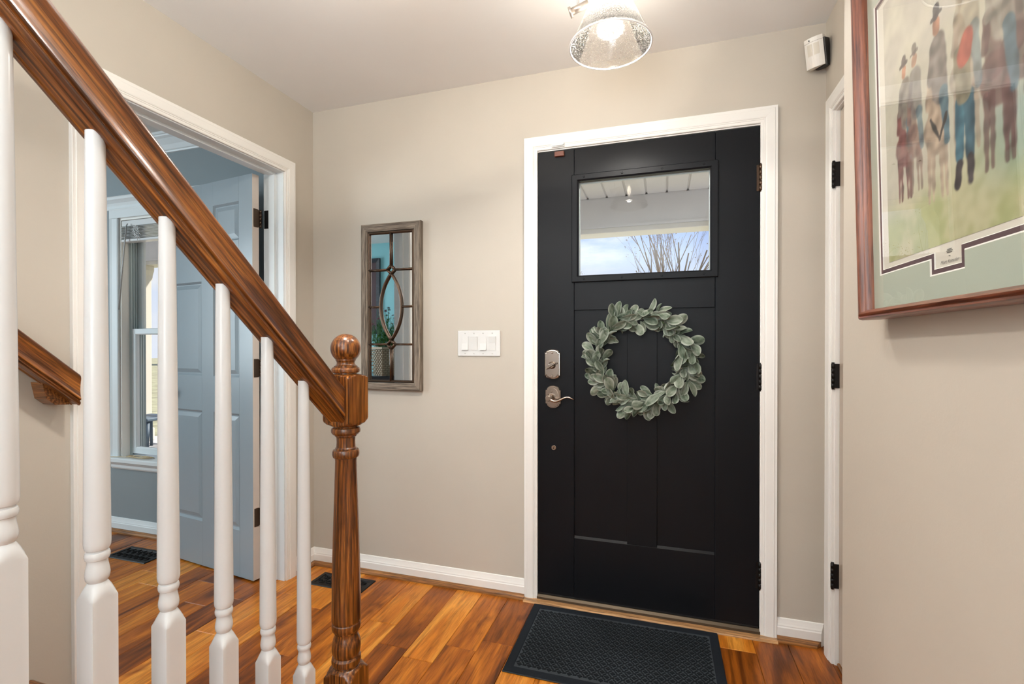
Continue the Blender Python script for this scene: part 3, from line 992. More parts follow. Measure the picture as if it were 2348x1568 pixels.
# casing on the room side: side pieces, head frieze with cap, stool and apron
casing_prof = [(0, 0), (0, 0.012), (0.006, 0.015), (0.012, 0.012), (0.050, 0.014), (0.060, 0.018), (0.064, 0.018), (0.064, 0)]
for sx, x in ((-1, WX0), (1, WX1)):
    obj('side_casing', MB().sweep(casing_prof, [((x, 0, 0.47), (sx, 0, 0), (0, -1, 0)), ((x, 0, WZ1), (sx, 0, 0), (0, -1, 0))]), ST, w1)
hd = obj('head_casing', MB().box(WX0 - 0.066, WX1 + 0.066, -0.018, 0, WZ1, 2.005), ST, w1)
cap = [(0, 2.005), (0.020, 2.005), (0.022, 2.010), (0.018, 2.014), (0.018, 2.030), (0.026, 2.044), (0.040, 2.056), (0.046, 2.060), (0.046, 2.074), (0.050, 2.078), (0, 2.078)]
obj('head_cap', MB().prism([(-p[0], p[1]) for p in cap], WX0 - 0.085, WX1 + 0.085, 'x'), ST, w1)
obj('stool', MB().bbox(WX0 - 0.075, WX1 + 0.075, -0.050, 0.10, 0.440, 0.470, 0.006), ST, w1)
apron = [(0, 0.440), (0.030, 0.440), (0.030, 0.432), (0.018, 0.420), (0.018, 0.405), (0.012, 0.395), (0, 0.392)]
obj('apron', MB().prism([(-p[0], p[1]) for p in apron], WX0 - 0.06, WX1 + 0.06, 'x'), ST, w1)
# deep jamb lining
M['jambcream'] = paint('cream_window_jamb', (0.86, 0.84, 0.79), 0.4, 0.01, 60, 0.02)
for x, a in ((WX0, 0.012), (WX1, -0.012)):
    obj('jamb_lining', MB().box(min(x, x + a), max(x, x + a), 0, 0.062, 0.47, WZ1), M['jambcream'], w1)
obj('jamb_lining', MB().box(WX0 + 0.012, WX1 - 0.012, 0, 0.062, WZ1 - 0.012, WZ1), M['jambcream'], w1)
M['vinyl'] = paint('grey_vinyl_track', (0.52, 0.60, 0.61), 0.4, 0.0, 60, 0.03)
M['sashgrey'] = paint('grey_white_sash', (0.72, 0.76, 0.78), 0.4, 0.0, 60, 0.02)
# sash tracks: fluted side channels
fl_pts = [(0, 0.045)]
for i in range(6):
    y = 0.050 + i * 0.014
    fl_pts += [(0.020, y), (0.020, y + 0.006), (0.012, y + 0.008), (0.012, y + 0.012)]
fl_pts += [(0.020, 0.138), (0, 0.138)]
for x, s_ in ((WX0 + 0.006, 1), (WX1 - 0.006, -1)):
    obj('sash_track', MB().prism([(x + s_ * p[0], p[1]) for p in fl_pts], 0.47, WZ1, 'z'), M['vinyl'], w1)


def sash(y, z0, z1, nm):
    s_ = obj(nm, MB().sweep([(0, 0), (0, 0.028), (0.026, 0.028), (0.030, 0.022), (0.036, 0.020), (0.036, 0.006), (0.030, 0.0)],
             [((x, y, z), (sx, 0, sz), (0, 1, 0)) for x, z, sx, sz in [(WX0 + 0.026, z0, 1, 1.15), (WX1 - 0.026, z0, -1, 1.15), (WX1 - 0.026, z1, -1, -1), (WX0 + 0.026, z1, 1, -1)]], closed_path=True), M['sashgrey'], w1)
    obj('pane', MB().box(WX0 + 0.058, WX1 - 0.058, y + 0.012, y + 0.015, z0 + 0.036, z1 - 0.034), M['glass'], s_)
    return s_


sash(0.052, 0.48, 1.268, 'lower_sash')
sash(0.094, 1.232, WZ1 - 0.012, 'upper_sash')

# blind, pulled up
bl = thing('window_blind', 'white slatted blind pulled up at the top of the study window', 'blind', (0, 0, 0))
BX0, BX1 = WX0 + 0.016, WX1 - 0.016
obj('headrail', MB().bbox(BX0, BX1, 0.002, 0.040, 1.905, 1.940, 0.002), M['white'], bl)
for i in range(9):
    z = 1.900 - i * 0.0085
    mb = MB().sweep([(0, 0), (0.013, 0.0025), (0.026, 0.003), (0.039, 0.0025), (0.050, 0.0), (0.050, 0.0015), (0.039, 0.004), (0.026, 0.0045), (0.013, 0.004), (0, 0.0015)],
                    [((BX0, -0.004 + (i % 2) * 0.002, z - 0.005), (0, 1, 0), (0, 0, 1)), ((BX1, -0.004 + (i % 2) * 0.002, z - 0.005), (0, 1, 0), (0, 0, 1))])
    obj('slat', mb, M['white'], bl)
obj('bottom_rail', MB().bbox(BX0, BX1, -0.002, 0.044, 1.808, 1.824, 0.003), M['white'], bl)
M['wand'] = paint('clear_grey_wand', (0.42, 0.42, 0.42), 0.2, 0.0)
obj('tilt_wand', MB().tube([(-1.371, -0.012, 1.915), (-1.372, -0.018, 1.90), (-1.424, -0.030, 1.385)], [0.0025, 0.004, 0.0045], 8), M['wand'], bl)
rr = random.Random(4)
pts = []
for i in range(60):
    a = i * 0.9
    pts.append((-1.31 + 0.028 * cos(a) * rr.uniform(0.5, 1) + 0.0005 * i, -0.012 + 0.006 * sin(a * 1.7), 1.875 + 0.03 * sin(a * 0.6) - 0.0004 * i))
pts.append((-1.285, -0.012, 1.80))
obj('pull_cord', MB().tube(pts, 0.0016, 5), M['white'], bl)

# cord coil left on the stool
pts = []
rr = random.Random(8)
for i in range(90):
    a = i * 0.42
    pts.append((-1.32 + i * 0.0006 + (0.085 + rr.uniform(-0.02, 0.02)) * cos(a), 0.0 + (0.020 + rr.uniform(-0.006, 0.004)) * sin(a), 0.4735 + 0.0055 * rr.random()))
pts = [(-1.535, -0.053, 0.462), (-1.50, -0.045, 0.473), (-1.44, -0.022, 0.473)] + pts
tag(obj('power_cord', MB().tube(pts, 0.0022, 5), M['cord']), 'thin tan cord coiled on the study window stool', 'cord')

# ================================================================== STAIRS, RAILING
RX = 0.967
OAK = M['oak_z']
stairs = thing('staircase', 'oak-tread staircase rising along the left wall', 'staircase', (0, -1.2, 0))
M['oak_tr'] = oak('stair_tread_oak', 'x', (0.09, 0.027, 0.007), (0.24, 0.085, 0.02), (0.40, 0.16, 0.045), 0.3)
for k in range(8):
    y = -0.219 * k
    z = 0.176 + 0.2 * k
    nose = [(y - 0.262, z - 0.027), (y - 0.262, z), (y - 0.010, z), (y - 0.003, z - 0.004), (y, z - 0.013), (y - 0.003, z - 0.022), (y - 0.010, z - 0.027)]
    obj('tread', MB().prism(nose, 0.001, 1.020, 'x'), M['oak_tr'], stairs)
    zb = 0.0 if k == 0 else z - 0.2
    obj('riser', MB().box(0.001, 0.990, y - 0.043, y - 0.026, zb, z - 0.027), M['white'], stairs)
st = [(-0.026, 0.0)]
for k in range(8):
    st += [(-0.026 - 0.219 * k, 0.149 + 0.2 * k), (-0.026 - 0.219 * (k + 1), 0.149 + 0.2 * k)]
st += [(-0.026 - 0.219 * 8, 0.0)]
obj('stringer', MB().prism(st, 0.992, 1.004, 'x'), M['white'], stairs)

rail = thing('stair_railing', 'oak handrail on white turned balusters ending at an oak newel post', 'railing', (RX, -1.03, 0))
OY = -1.03
# newel: one turned piece from square stock
s_n = 0.0826
R2 = s_n / 2 * sqrt(2) + 0.001
prof = [(R2, 0.0), (R2, 0.280), (0.0565, 0.2835), (0.050, 0.288), (0.044, 0.296), (0.038, 0.302), (0.0335, 0.3045), (0.0345, 0.307),
        (0.0372, 0.310), (0.0385, 0.317), (0.0375, 0.325), (0.034, 0.3285), (0.0325, 0.330), (0.034, 0.332), (0.0365, 0.340), (0.0378, 0.352), (0.0375, 0.362),
        (0.0345, 0.374), (0.0308, 0.383), (0.0290, 0.3895), (0.0295, 0.393), (0.0322, 0.394), (0.0322, 0.398), (0.0355, 0.3995), (0.0378, 0.405), (0.0382, 0.411), (0.037, 0.418), (0.035, 0.4205),
        (0.035, 0.424), (0.0375, 0.425), (0.0381, 0.429), (0.0381, 0.45), (0.0368, 0.54), (0.0343, 0.64), (0.0305, 0.76), (0.0278, 0.855), (0.0285, 0.8585),
        (0.0285, 0.8625), (0.0330, 0.8645), (0.0352, 0.871), (0.0350, 0.879), (0.0328, 0.884), (0.0275, 0.8855), (0.0275, 0.8885), (0.0248, 0.892), (0.0240, 0.905), (0.0248, 0.918), (0.0285, 0.9215), (0.0285, 0.9245), (0.0335, 0.926), (0.0375, 0.931),
        (0.0382, 0.937), (0.0365, 0.943), (0.0315, 0.9455), (0.0315, 0.9475), (0.040, 0.9505), (0.050, 0.9555), (0.0565, 0.9615), (R2, 0.967), (R2, 1.074), (0.0565, 1.0785), (0.050, 1.0825), (0.042, 1.0855), (0.034, 1.087), (0.030, 1.088),
        (0.0295, 1.0905), (0.0345, 1.0915), (0.0370, 1.0955), (0.0372, 1.1005), (0.0350, 1.105), (0.0305, 1.1065), (0.0305, 1.109), (0.0265, 1.111), (0.0238, 1.1145), (0.0232, 1.118), (0.0245, 1.1225), (0.0262, 1.1245)]
cz, rb = 1.1565, 0.0394
a0 = -math.acos(0.0262 / rb)
for i in range(19):
    a = a0 + (pi / 2 - a0) * i / 18
    prof.append((max(rb * cos(a), 0.0004), cz + rb * sin(a)))
nw = obj('newel_post', MB().lathe(prof, 64, (0, 0, 0), sq=s_n), OAK, rail)
sharp(nw, 28)

# balusters: square foot, turned upper part
s_b = 0.035
RB = s_b / 2 * sqrt(2) + 0.0005


def baluster_profile(zf, zs, zt):
    p = [(RB, zf), (RB, zs - 0.004), (0.0238, zs - 0.002), (0.0205, zs + 0.004), (0.0165, zs + 0.012), (0.0128, zs + 0.0185), (0.0118, zs + 0.020), (0.0122, zs + 0.0215),
         (0.0142, zs + 0.024), (0.0152, zs + 0.029), (0.0153, zs + 0.033), (0.0146, zs + 0.039), (0.0132, zs + 0.046), (0.0127, zs + 0.051), (0.0128, zs + 0.0535), (0.0145, zs + 0.0545),
         (0.0156, zs + 0.058), (0.0157, zs + 0.062), (0.0146, zs + 0.0655), (0.0128, zs + 0.0665), (0.0127, zs + 0.068), (0.0150, zs + 0.070), (0.0163, zs + 0.074), (0.0167, zs + 0.080)]
    n = 10
    for i in range(1, n + 1):
        u = i / n
        p.append((0.0167 - 0.0045 * u, zs + 0.080 + (zt - zs - 0.080) * u))
    return p


TH = math.atan(0.924)
SLOPE = 0.924


def rail_bottom(y):
    """z of the underside of the handrail at world y"""
    return RBOT0 + SLOPE * (-1.0866 - y)


# handrail profile (half width, height), mirrored
HP = [(0.0, 0.0625), (0.012, 0.0622), (0.020, 0.0614), (0.0250, 0.0598), (0.0278, 0.0572), (0.0288, 0.0540), (0.0284, 0.0505), (0.0268, 0.0455), (0.0254, 0.0390), (0.0248, 0.0325), (0.0252, 0.0260), (0.0266, 0.0200), (0.0280, 0.0168),
      (0.0288, 0.0156), (0.0288, 0.0140), (0.0276, 0.0128), (0.0240, 0.0118), (0.0236, 0.0104), (0.0246, 0.0092), (0.0262, 0.0078), (0.0262, 0.0050), (0.0240, 0.0020), (0.0205, 0.0002), (0.0195, 0.0),
      (0.0145, 0.0), (0.0140, 0.0018), (0.0, 0.0018)]
HP = [(x_, h_ if h_ < 0.0148 else 0.0148 + (h_ - 0.0148) * 1.19) for x_, h_ in HP]
full = HP + [(-p[0], p[1]) for p in reversed(HP[1:-1])]
# ridge (h = 0.0148 above the underside) passes z = 0.9959 at y = -1.0866
RBOT0 = 0.9959 - 0.0148 / cos(TH)


def plumb_rail(name, xc, y_end, zfun, y_far, mat, parent, off=(0, 0, 0)):
    """sloping rail with a plumb-cut lower end; built in a local frame whose x axis runs up the rail"""
    Lr = (y_end - y_far) / cos(TH)
    fr = []
    mb = MB()
    v = []
    n = len(full)
    # local x = up the slope (towards -y,+z), local y = across, local z = normal to the rail
    for X, plumb in ((0.0, True), (Lr, False)):
        for p in full:
            dx = p[1] * math.tan(TH) if plumb else 0.0
            v.append((X + dx if plumb else X, p[0], p[1]))
    f = [(k, (k + 1) % n, n + (k + 1) % n, n + k) for k in range(n)]
    f += [tuple(reversed(range(n))), tuple(range(n, 2 * n))]
    mb.add(v, f)
    o = obj(name, mb, mat, parent)
    ax = Vector((0, -cos(TH), sin(TH))); az = Vector((0, sin(TH), cos(TH))); ay = az.cross(ax)
    m = Matrix((ax, ay, az)).transposed().to_4x4()
    m.translation = Vector((xc, y_end, zfun(y_end))) - Vector(off)
    o.matrix_local = m
    return sharp(o, 22)


# plumb cut needs the local shift the other way round: top of the section leans up the slope at the newel face
YE = OY - s_n / 2
hr = plumb_rail('handrail', RX, YE + 0.004, rail_bottom, -2.0, M['oak_x'], rail, (RX, OY, 0))
for k in range(7):
    yb = -1.19 - 0.1095 * k
    zs = 0.387 + 0.1003 * k
    trd = max(0, math.floor((-1.2 - (yb - 0.0)) / 0.219 + 0.06))
    zf = 0.176 + 0.2 * trd
    zt = rail_bottom(yb) + 0.010
    b_ = obj('baluster', MB().lathe(baluster_profile(zf, zs, zt), 48, (0, yb - OY, 0), sq=s_b), M['white'], rail)
    sharp(b_, 30)

# wall handrail
wr = thing('wall_handrail', 'short oak handrail fixed to the left wall beside the doorway', 'handrail', (0.06, -1.128, 0))


def wall_bottom(y):
    return 0.978 + 0.003 + SLOPE * (-1.128 - y)


plumb_rail('handrail', 0.06, -1.128, wall_bottom, -2.6, M['oak_x'], wr, (0.06, -1.128, 0))
for yb in (-1.150, -1.95):
    zb = wall_bottom(yb)
    blk = [(yb + 0.012, wall_bottom(yb + 0.012) + 0.004), (yb - 0.055, wall_bottom(yb - 0.055) + 0.004), (yb - 0.048, wall_bottom(yb - 0.048) - 0.040), (yb - 0.024, zb - 0.020), (yb + 0.010, zb - 0.022)]
    blk = [(yb + 0.012, wall_bottom(yb + 0.012) + 0.004), (yb - 0.055, wall_bottom(yb - 0.055) + 0.004), (yb - 0.046, zb + 0.006), (yb - 0.024, zb - 0.014), (yb + 0.012, zb - 0.0175)]
    obj('bracket', MB().prism([(p[0] + 1.128, p[1] - 0.0) for p in blk], -0.060, -0.008, 'x'), M['oak_tr'], wr)

# ================================================================== WALL MIRROR
mx0, mx1, mz0, mz1 = 0.3135, 0.6535, 0.938, 1.776
mr = thing('wall_mirror', 'narrow weathered-wood mirror with dark lattice bars on the back wall', 'mirror', ((mx0 + mx1) / 2, -0.001, mz0))
mw, mh = mx1 - mx0, mz1 - mz0
FP = [(0, 0), (0, 0.022), (0.003, 0.027), (0.007, 0.029), (0.030, 0.029), (0.033, 0.026), (0.038, 0.024), (0.038, 0.004), (0.034, 0.0)]
cs = [(-mw / 2, 0, 1, 1), (mw / 2, 0, -1, 1), (mw / 2, mh, -1, -1), (-mw / 2, mh, 1, -1)]
for i in range(4):
    p, q = cs[i], cs[(i + 1) % 4]
    obj('frame_rail', MB().sweep(FP, [((c[0], 0, c[1]), (c[2], 0, c[3]), (0, -1, 0)) for c in (p, q)]), M['barn_x'] if i % 2 == 0 else M['barn_z'], mr)
obj('mirror_pane', MB().box(-mw / 2 + 0.034, mw / 2 - 0.034, -0.013, -0.006, 0.034, mh - 0.034), M['mirror'], mr)
BZ = M['bronze']
ix0, ix1, iz0, iz1 = -mw / 2 + 0.044, mw / 2 - 0.044, 0.046, mh - 0.046
lat = obj('lattice', MB().sweep([(0.006 * cos(a), 0.006 * sin(a)) for a in [2 * pi * i / 10 for i in range(10)]],
          [((x, -0.019, z), (sx, 0, sz), (0, -1, 0)) for x, z, sx, sz in [(ix0, iz0, 1, 1), (ix1, iz0, -1, 1), (ix1, iz1, -1, -1), (ix0, iz1, 1, -1)]], closed_path=True), BZ, mr)
zc1, zc2, zcm = 1.5425 - mz0, 1.169 - mz0, 1.357 - mz0
dy = -0.020
dd = 0.021


def bar(p, q, r=0.0055):
    obj('bar', MB().tube([p, q], r, 10), BZ, lat)


bar((0, dy, zc1 + dd), (0, dy, iz1)); bar((0, dy, iz0), (0, dy, zc2 - dd))
for zc in (zc1, zc2):
    bar((ix0, dy, zc), (-dd, dy, zc)); bar((dd, dy, zc), (ix1, dy, zc))
    dm = [(0, dy - 0.001, zc + dd), (dd, dy - 0.001, zc), (0, dy - 0.001, zc - dd), (-dd, dy - 0.001, zc)]
    mb = MB()
    for i in range(4): mb.tube([dm[i], dm[(i + 1) % 4]], 0.0056, 10)
    obj('diamond', mb, BZ, lat)
bar((ix0, dy, zcm), (-0.060, dy, zcm)); bar((0.060, dy, zcm), (ix1, dy, zcm))
za, zb = zc2 + dd, zc1 - dd
Hh = (zb - za) / 2
Rr = (Hh * Hh + 0.060 ** 2) / (2 * 0.060)
phi = math.asin(Hh / Rr)
for s_ in (-1, 1):
    pts = [(s_ * (Rr * cos(t) - (Rr - 0.060)), dy - 0.0005, zcm + Rr * sin(t)) for t in [-phi + 2 * phi * i / 24 for i in range(25)]]
    obj('curved_bar', MB().tube(pts, 0.0056, 10), BZ, lat)

# ================================================================== LIGHT SWITCHES
sw = thing('switch_plate', 'white four-gang light switch plate between mirror and front door', 'light switch', (0.949, -0.0002, 1.173))
obj('plate', MB().bbox(-0.108, 0.108, -0.006, 0, -0.061, 0.061, 0.0025), M['plastic'], sw)
for i in range(4):
    cx_ = -0.0705 + i * 0.046 + 0.0015
    obj('rim', MB().sweep([(0, 0), (0, 0.0012), (0.002, 0.0012), (0.002, 0)], [((cx_ + a, -0.006, b_), (sx, 0, sz), (0, -1, 0)) for a, b_, sx, sz in [(-0.0185, -0.0345, 1, 1), (0.0185, -0.0345, -1, 1), (0.0185, 0.0345, -1, -1), (-0.0185, 0.0345, 1, -1)]], closed_path=True), M['plastic'], sw)
    up = (i % 2 == 0)
    rk = [(-0.006, -0.032), (-0.006, 0.032), (-0.0075 if up else -0.0125, 0.032), (-0.0085, 0.0), (-0.0125 if up else -0.0075, -0.032)]
    obj('rocker', MB().prism(rk, cx_ - 0.016, cx_ + 0.016, 'x'), M['plastic'], sw)
    for z in (-0.048, 0.048):
        obj('screw', MB().lathe([(0.0032, -0.006), (0.0032, -0.0068), (0.002, -0.0074)], 10, (cx_, 0, z), axis='y'), M['plastic_grey'], sw)

# ================================================================== MOTION SENSOR
ms = thing('motion_sensor', 'white motion sensor tilted in the upper right corner', 'sensor', (2.335, -0.050, 2.268), (radians(17), radians(0), radians(-34)))
body = []
for i in range(9):
    u = -1 + 2 * i / 8
    body.append((0.031 * u, -0.020 - 0.012 * (1 - u * u)))
body += [(0.030, 0.014), (-0.030, 0.014)]
mb = MB().prism(body, -0.052, 0.052, 'z')
obj('body', mb, M['cream_plastic'], ms)
for s_ in (-1, 1):
    pts = []
    for i in range(5):
        u = s_ * (0.08 + 0.56 * i / 4)
        pts.append((0.031 * u, -0.020 - 0.012 * (1 - u * u)))
    mb = MB()
    v = [(p[0], p[1] - 0.0008, z) for z in (-0.010, 0.030) for p in pts]
    f = [(i, i + 1, 5 + i + 1, 5 + i) for i in range(4)]
    mb.add(v, f)
    obj('lens', mb, paint('sensor_lens', (0.62, 0.58, 0.50), 0.5), ms)
obj('seam', MB().prism([(0.0315 * (-1 + 2 * i / 8), -0.0203 - 0.012 * (1 - (-1 + 2 * i / 8) ** 2)) for i in range(9)] + [(0.031, -0.019), (-0.031, -0.019)], 0.0365, 0.0375, 'z'), paint('seam_shadow', (0.25, 0.23, 0.2), 0.6), ms)
obj('indicator', MB().bbox(-0.012, -0.009, -0.0325, -0.030, 0.041, 0.046, 0.0005), M['black'], ms)
obj('wall_bracket', MB().prism([(-0.012, 0.012), (0.030, -0.016), (0.036, -0.016), (0.036, 0.034), (-0.012, 0.050)], -0.056, 0.040, 'z'), M['black'], ms)

# ================================================================== CEILING LAMP
lp = thing('ceiling_lamp', 'ceiling lamp with seeded glass cone shade near the front door', 'lamp', (1.45, -0.98, H))
heads = [(1.620, -0.550), (1.02, -1.20), (1.556, -1.27)]
LC = (1.45, -0.98)
ND = paint('satin_nickel_arm', (0.50, 0.45, 0.41), 0.35, 0.0, 80, 0.03, metal=0.8)
obj('canopy', MB().lathe([(0.07, 0.0), (0.07, -0.012), (0.06, -0.022), (0.02, -0.026)], 32, (0, 0, 0)), ND, lp)
obj('stem', MB().lathe([(0.010, -0.045), (0.010, -0.02)], 14), ND, lp)
for hi, (hx, hy) in enumerate(heads):
    c = (hx - LC[0], hy - LC[1], 0)
    zr = 2.135 - H
    obj('arm', MB().tube([(0, 0, -0.045), (c[0], c[1], -0.045)], 0.007, 12), ND, lp)
    pr_o = [(0.030, zr + 0.200), (0.036, zr + 0.194), (0.050, zr + 0.166), (0.088, zr + 0.086), (0.116, zr + 0.026), (0.126, zr + 0.008), (0.1305, zr + 0.001), (0.1315, zr - 0.004)]
    pr_i = [(r - 0.0035, z) for r, z in reversed(pr_o)]
    mb = MB().lathe(pr_o + [(0.130, zr - 0.0058)] + pr_i, 64, c, cap=False)
    sh = obj('shade', mb, M['seeded'], lp)
    obj('rim', MB().tube([(c[0] + 0.130 * cos(a), c[1] + 0.130 * sin(a), zr - 0.004) for a in [2 * pi * i / 64 for i in range(64)]], 0.0030, 8, closed=True), paint('rim_glass', (0.92, 0.91, 0.9), 0.15) if hi == 0 else bpy.data.materials['rim_glass'], sh)
    obj('socket_cup', MB().lathe([(0.020, -0.030), (0.036, -0.036), (0.040, -0.048), (0.038, -0.060), (0.022, -0.074), (0.018, -0.10)], 28, c), ND, lp)
    bp = [(0.012, zr + 0.148), (0.014, zr + 0.138), (0.020, zr + 0.122), (0.028, zr + 0.100), (0.0305, zr + 0.084), (0.028, zr + 0.068), (0.020, zr + 0.057), (0.008, zr + 0.0525), (0.001, zr + 0.052)]
    obj('bulb', MB().lathe(bp, 28, c), M['bulb'], lp)
    # side thumb-knob arm, as seen beside the first shade
    kx = c[0] - 0.098
    ky = c[1] - 0.02
    obj('knob_arm', MB().tube([(kx - 0.026, ky, zr + 0.118), (kx + 0.030, ky, zr + 0.135)], 0.0115, 14), ND, lp)
    obj('knob', MB().tube([(kx - 0.032, ky, zr + 0.116), (kx - 0.024, ky, zr + 0.1185)], 0.0170, 18), ND, lp)
    obj('arm_rod', MB().tube([(kx - 0.003, ky, zr + 0.125), (kx - 0.003, ky, -0.045)], 0.0035, 8), ND, lp)
    obj('arm_link', MB().tube([(kx - 0.003, ky, -0.045), (c[0], c[1], -0.045)], 0.005, 8), ND, lp)
    ld = bpy.data.lights.new('lamp_bulb_light', 'POINT')
    ld.energy = (15, 84, 15)[hi]
    ld.color = (1.0, 0.95, 0.88)
    ld.shadow_soft_size = 0.040
    lo = bpy.data.objects.new('lamp_bulb_light', ld)
    COL.objects.link(lo)
    lo.location = (hx, hy, 2.135 + 0.080)
    # the open mouth of the shade throws the stronger beam down into the hall
    ld = bpy.data.lights.new('lamp_beam_light', 'SPOT')
    ld.energy = (20, 6, 4)[hi]
    ld.spot_size = radians(170)
    ld.spot_blend = 0.4
    ld.color = (1.0, 0.95, 0.88)
    ld.shadow_soft_size = 0.022
    lo = bpy.data.objects.new('lamp_beam_light', ld)
    COL.objects.link(lo)
    lo.location = (hx, hy, 2.135 + 0.047)

# ================================================================== FRAMED PRINT
PA, PB = 0.02415, -0.01786
nv = Vector((-cos(PA) * cos(PB), sin(PB), -sin(PA))).normalized()
es = nv.cross(Vector((0, 0, 1))).normalized()
if es.y > 0: es = -es
et = nv.cross(es)
if et.z < 0: et = -et
P0 = Vector((2.1454, -1.3, 1.22))
pc = thing('framed_print', 'large cherry-framed print of riders in a sage mat on the right wall', 'picture')
pm = Matrix((es, et, nv)).transposed().to_4x4()
pm.translation = P0
pc.matrix_world = pm
# local coordinates: x = s (to the right), y = t (up), z = towards the viewer; glass at z = 0
FS0, FS1, FT0, FT1 = -0.2005, 0.318, -0.0095, 0.602   # outer size of the frame
FRP = [(0, -0.016), (0, 0.010), (0.002, 0.015), (0.005, 0.0175), (0.009, 0.0165), (0.011, 0.0185), (0.016, 0.0195), (0.0195, 0.0165), (0.021, 0.012), (0.0235, 0.010), (0.0255, 0.004), (0.0255, -0.004), (0.018, -0.004), (0.018, -0.016)]
FRP = [(a_ * 0.72, b_) for a_, b_ in FRP]
cs = [(FS0, FT0, 1, 1), (FS1, FT0, -1, 1), (FS1, FT1, -1, -1), (FS0, FT1, 1, -1)]
CH = oak('cherry_frame_local_x', 'x', (0.13, 0.036, 0.016), (0.20, 0.058, 0.025), (0.27, 0.085, 0.038), 0.33, 1.5, coat=0.2, wave=0.15)
CHY = oak('cherry_frame_local_y', 'y', (0.13, 0.036, 0.016), (0.20, 0.058, 0.025), (0.27, 0.085, 0.038), 0.33, 1.5, coat=0.2, wave=0.15)
for i in range(4):
    p, q = cs[i], cs[(i + 1) % 4]
    o = obj('frame_rail', MB().sweep(FRP, [((c[0], c[1], 0), (c[2], c[3], 0), (0, 0, 1)) for c in (p, q)]), CH if i % 2 == 0 else CHY, pc)
    sharp(o, 40)
i0 = 0.0175
obj('glass_pane', MB().box(FS0 + i0 - 0.003, FS1 - i0 + 0.003, FT0 + i0 - 0.003, FT1 - i0 + 0.003, -0.0020, 0.0), M['picture_glass'], pc)
A0, A1, B0, B1 = FS0 + i0 - 0.004, FS1 - i0 + 0.004, FT0 + i0 - 0.004, FT1 - i0 + 0.004
obj('spacer', MB().sweep([(0, 0), (0.0045, 0), (0.0045, 0.006), (0, 0.006)], [((x, y, -0.0085), (sx, sy, 0), (0, 0, 1)) for x, y, sx, sy in [(A0, B0, 1, 1), (A1, B0, -1, 1), (A1, B1, -1, -1), (A0, B1, 1, -1)]], closed_path=True), M['gold'], pc)
# window in the mat with a cartouche notch below
SYM = 0.0425
oL, oR = -0.158, 2 * SYM + 0.158
oB, oT = 0.0655, 0.531
cL, cR, cB = -0.0015, 2 * SYM + 0.0015 - 0.006, 0.0425
cR = 0.0785


def mat_outline(d):
    """opening outline shrunk by d"""
    return [(oL + d, oB + d), (cL + d, oB + d), (cL + d, cB + d), (cR - d, cB + d), (cR - d, oB + d), (oR - d, oB + d), (oR - d, oT - d), (oL + d, oT - d)]


def ring_mesh(o_out, o_in, z0, z1):
    mb = MB()
    n = len(o_out)
    v = [(p[0], p[1], z0) for p in o_out] + [(p[0], p[1], z1) for p in o_in]
    return mb.add(v, [(i, (i + 1) % n, n + (i + 1) % n, n + i) for i in range(n)])


op = mat_outline(0)
outer = [(A0, B0), (op[1][0], B0), (op[2][0], B0), (op[3][0], B0), (op[4][0], B0), (A1, B0), (A1, B1), (A0, B1)]
mb = ring_mesh(outer, op, -0.0030, -0.0030)
obj('mat_board', mb, M['matboard'], pc)
obj('mat_bevel', ring_mesh(op, mat_outline(0.0022), -0.0030, -0.0044), M['bevel'], pc)
obj('plum_mat', ring_mesh(mat_outline(0.0022), mat_outline(0.0085), -0.0044, -0.0044), M['plum'], pc)
obj('inner_bevel', ring_mesh(mat_outline(0.0085), mat_outline(0.0098), -0.0044, -0.0058), M['bevel'], pc)
pw = mat_outline(0.0098)
mb = MB().add([(p[0], p[1], -0.0059) for p in pw], [tuple(range(8))])
obj('print_margin', mb, M['paper'], pc)
obj('backing', MB().box(A0, A1, B0, B1, -0.014, -0.0062), M['paper'], pc)

# the print: riders on horses in a misty field, soft flat colour
u0, u1, v0, v1 = -0.1295, 2 * SYM + 0.1295, 0.0835, 0.513
NX, NY = 210, 266


def sst(a, b, x):
    t = max(0.0, min(1.0, (x - a) / (b - a)))
    return t * t * (3 - 2 * t)


shapes = []


def capsule(x0, y0, x1, y1, r0, r1, col, soft=0.010, al=1.0):
    shapes.append((x0, y0, x1, y1, r0, r1, col, soft, al))


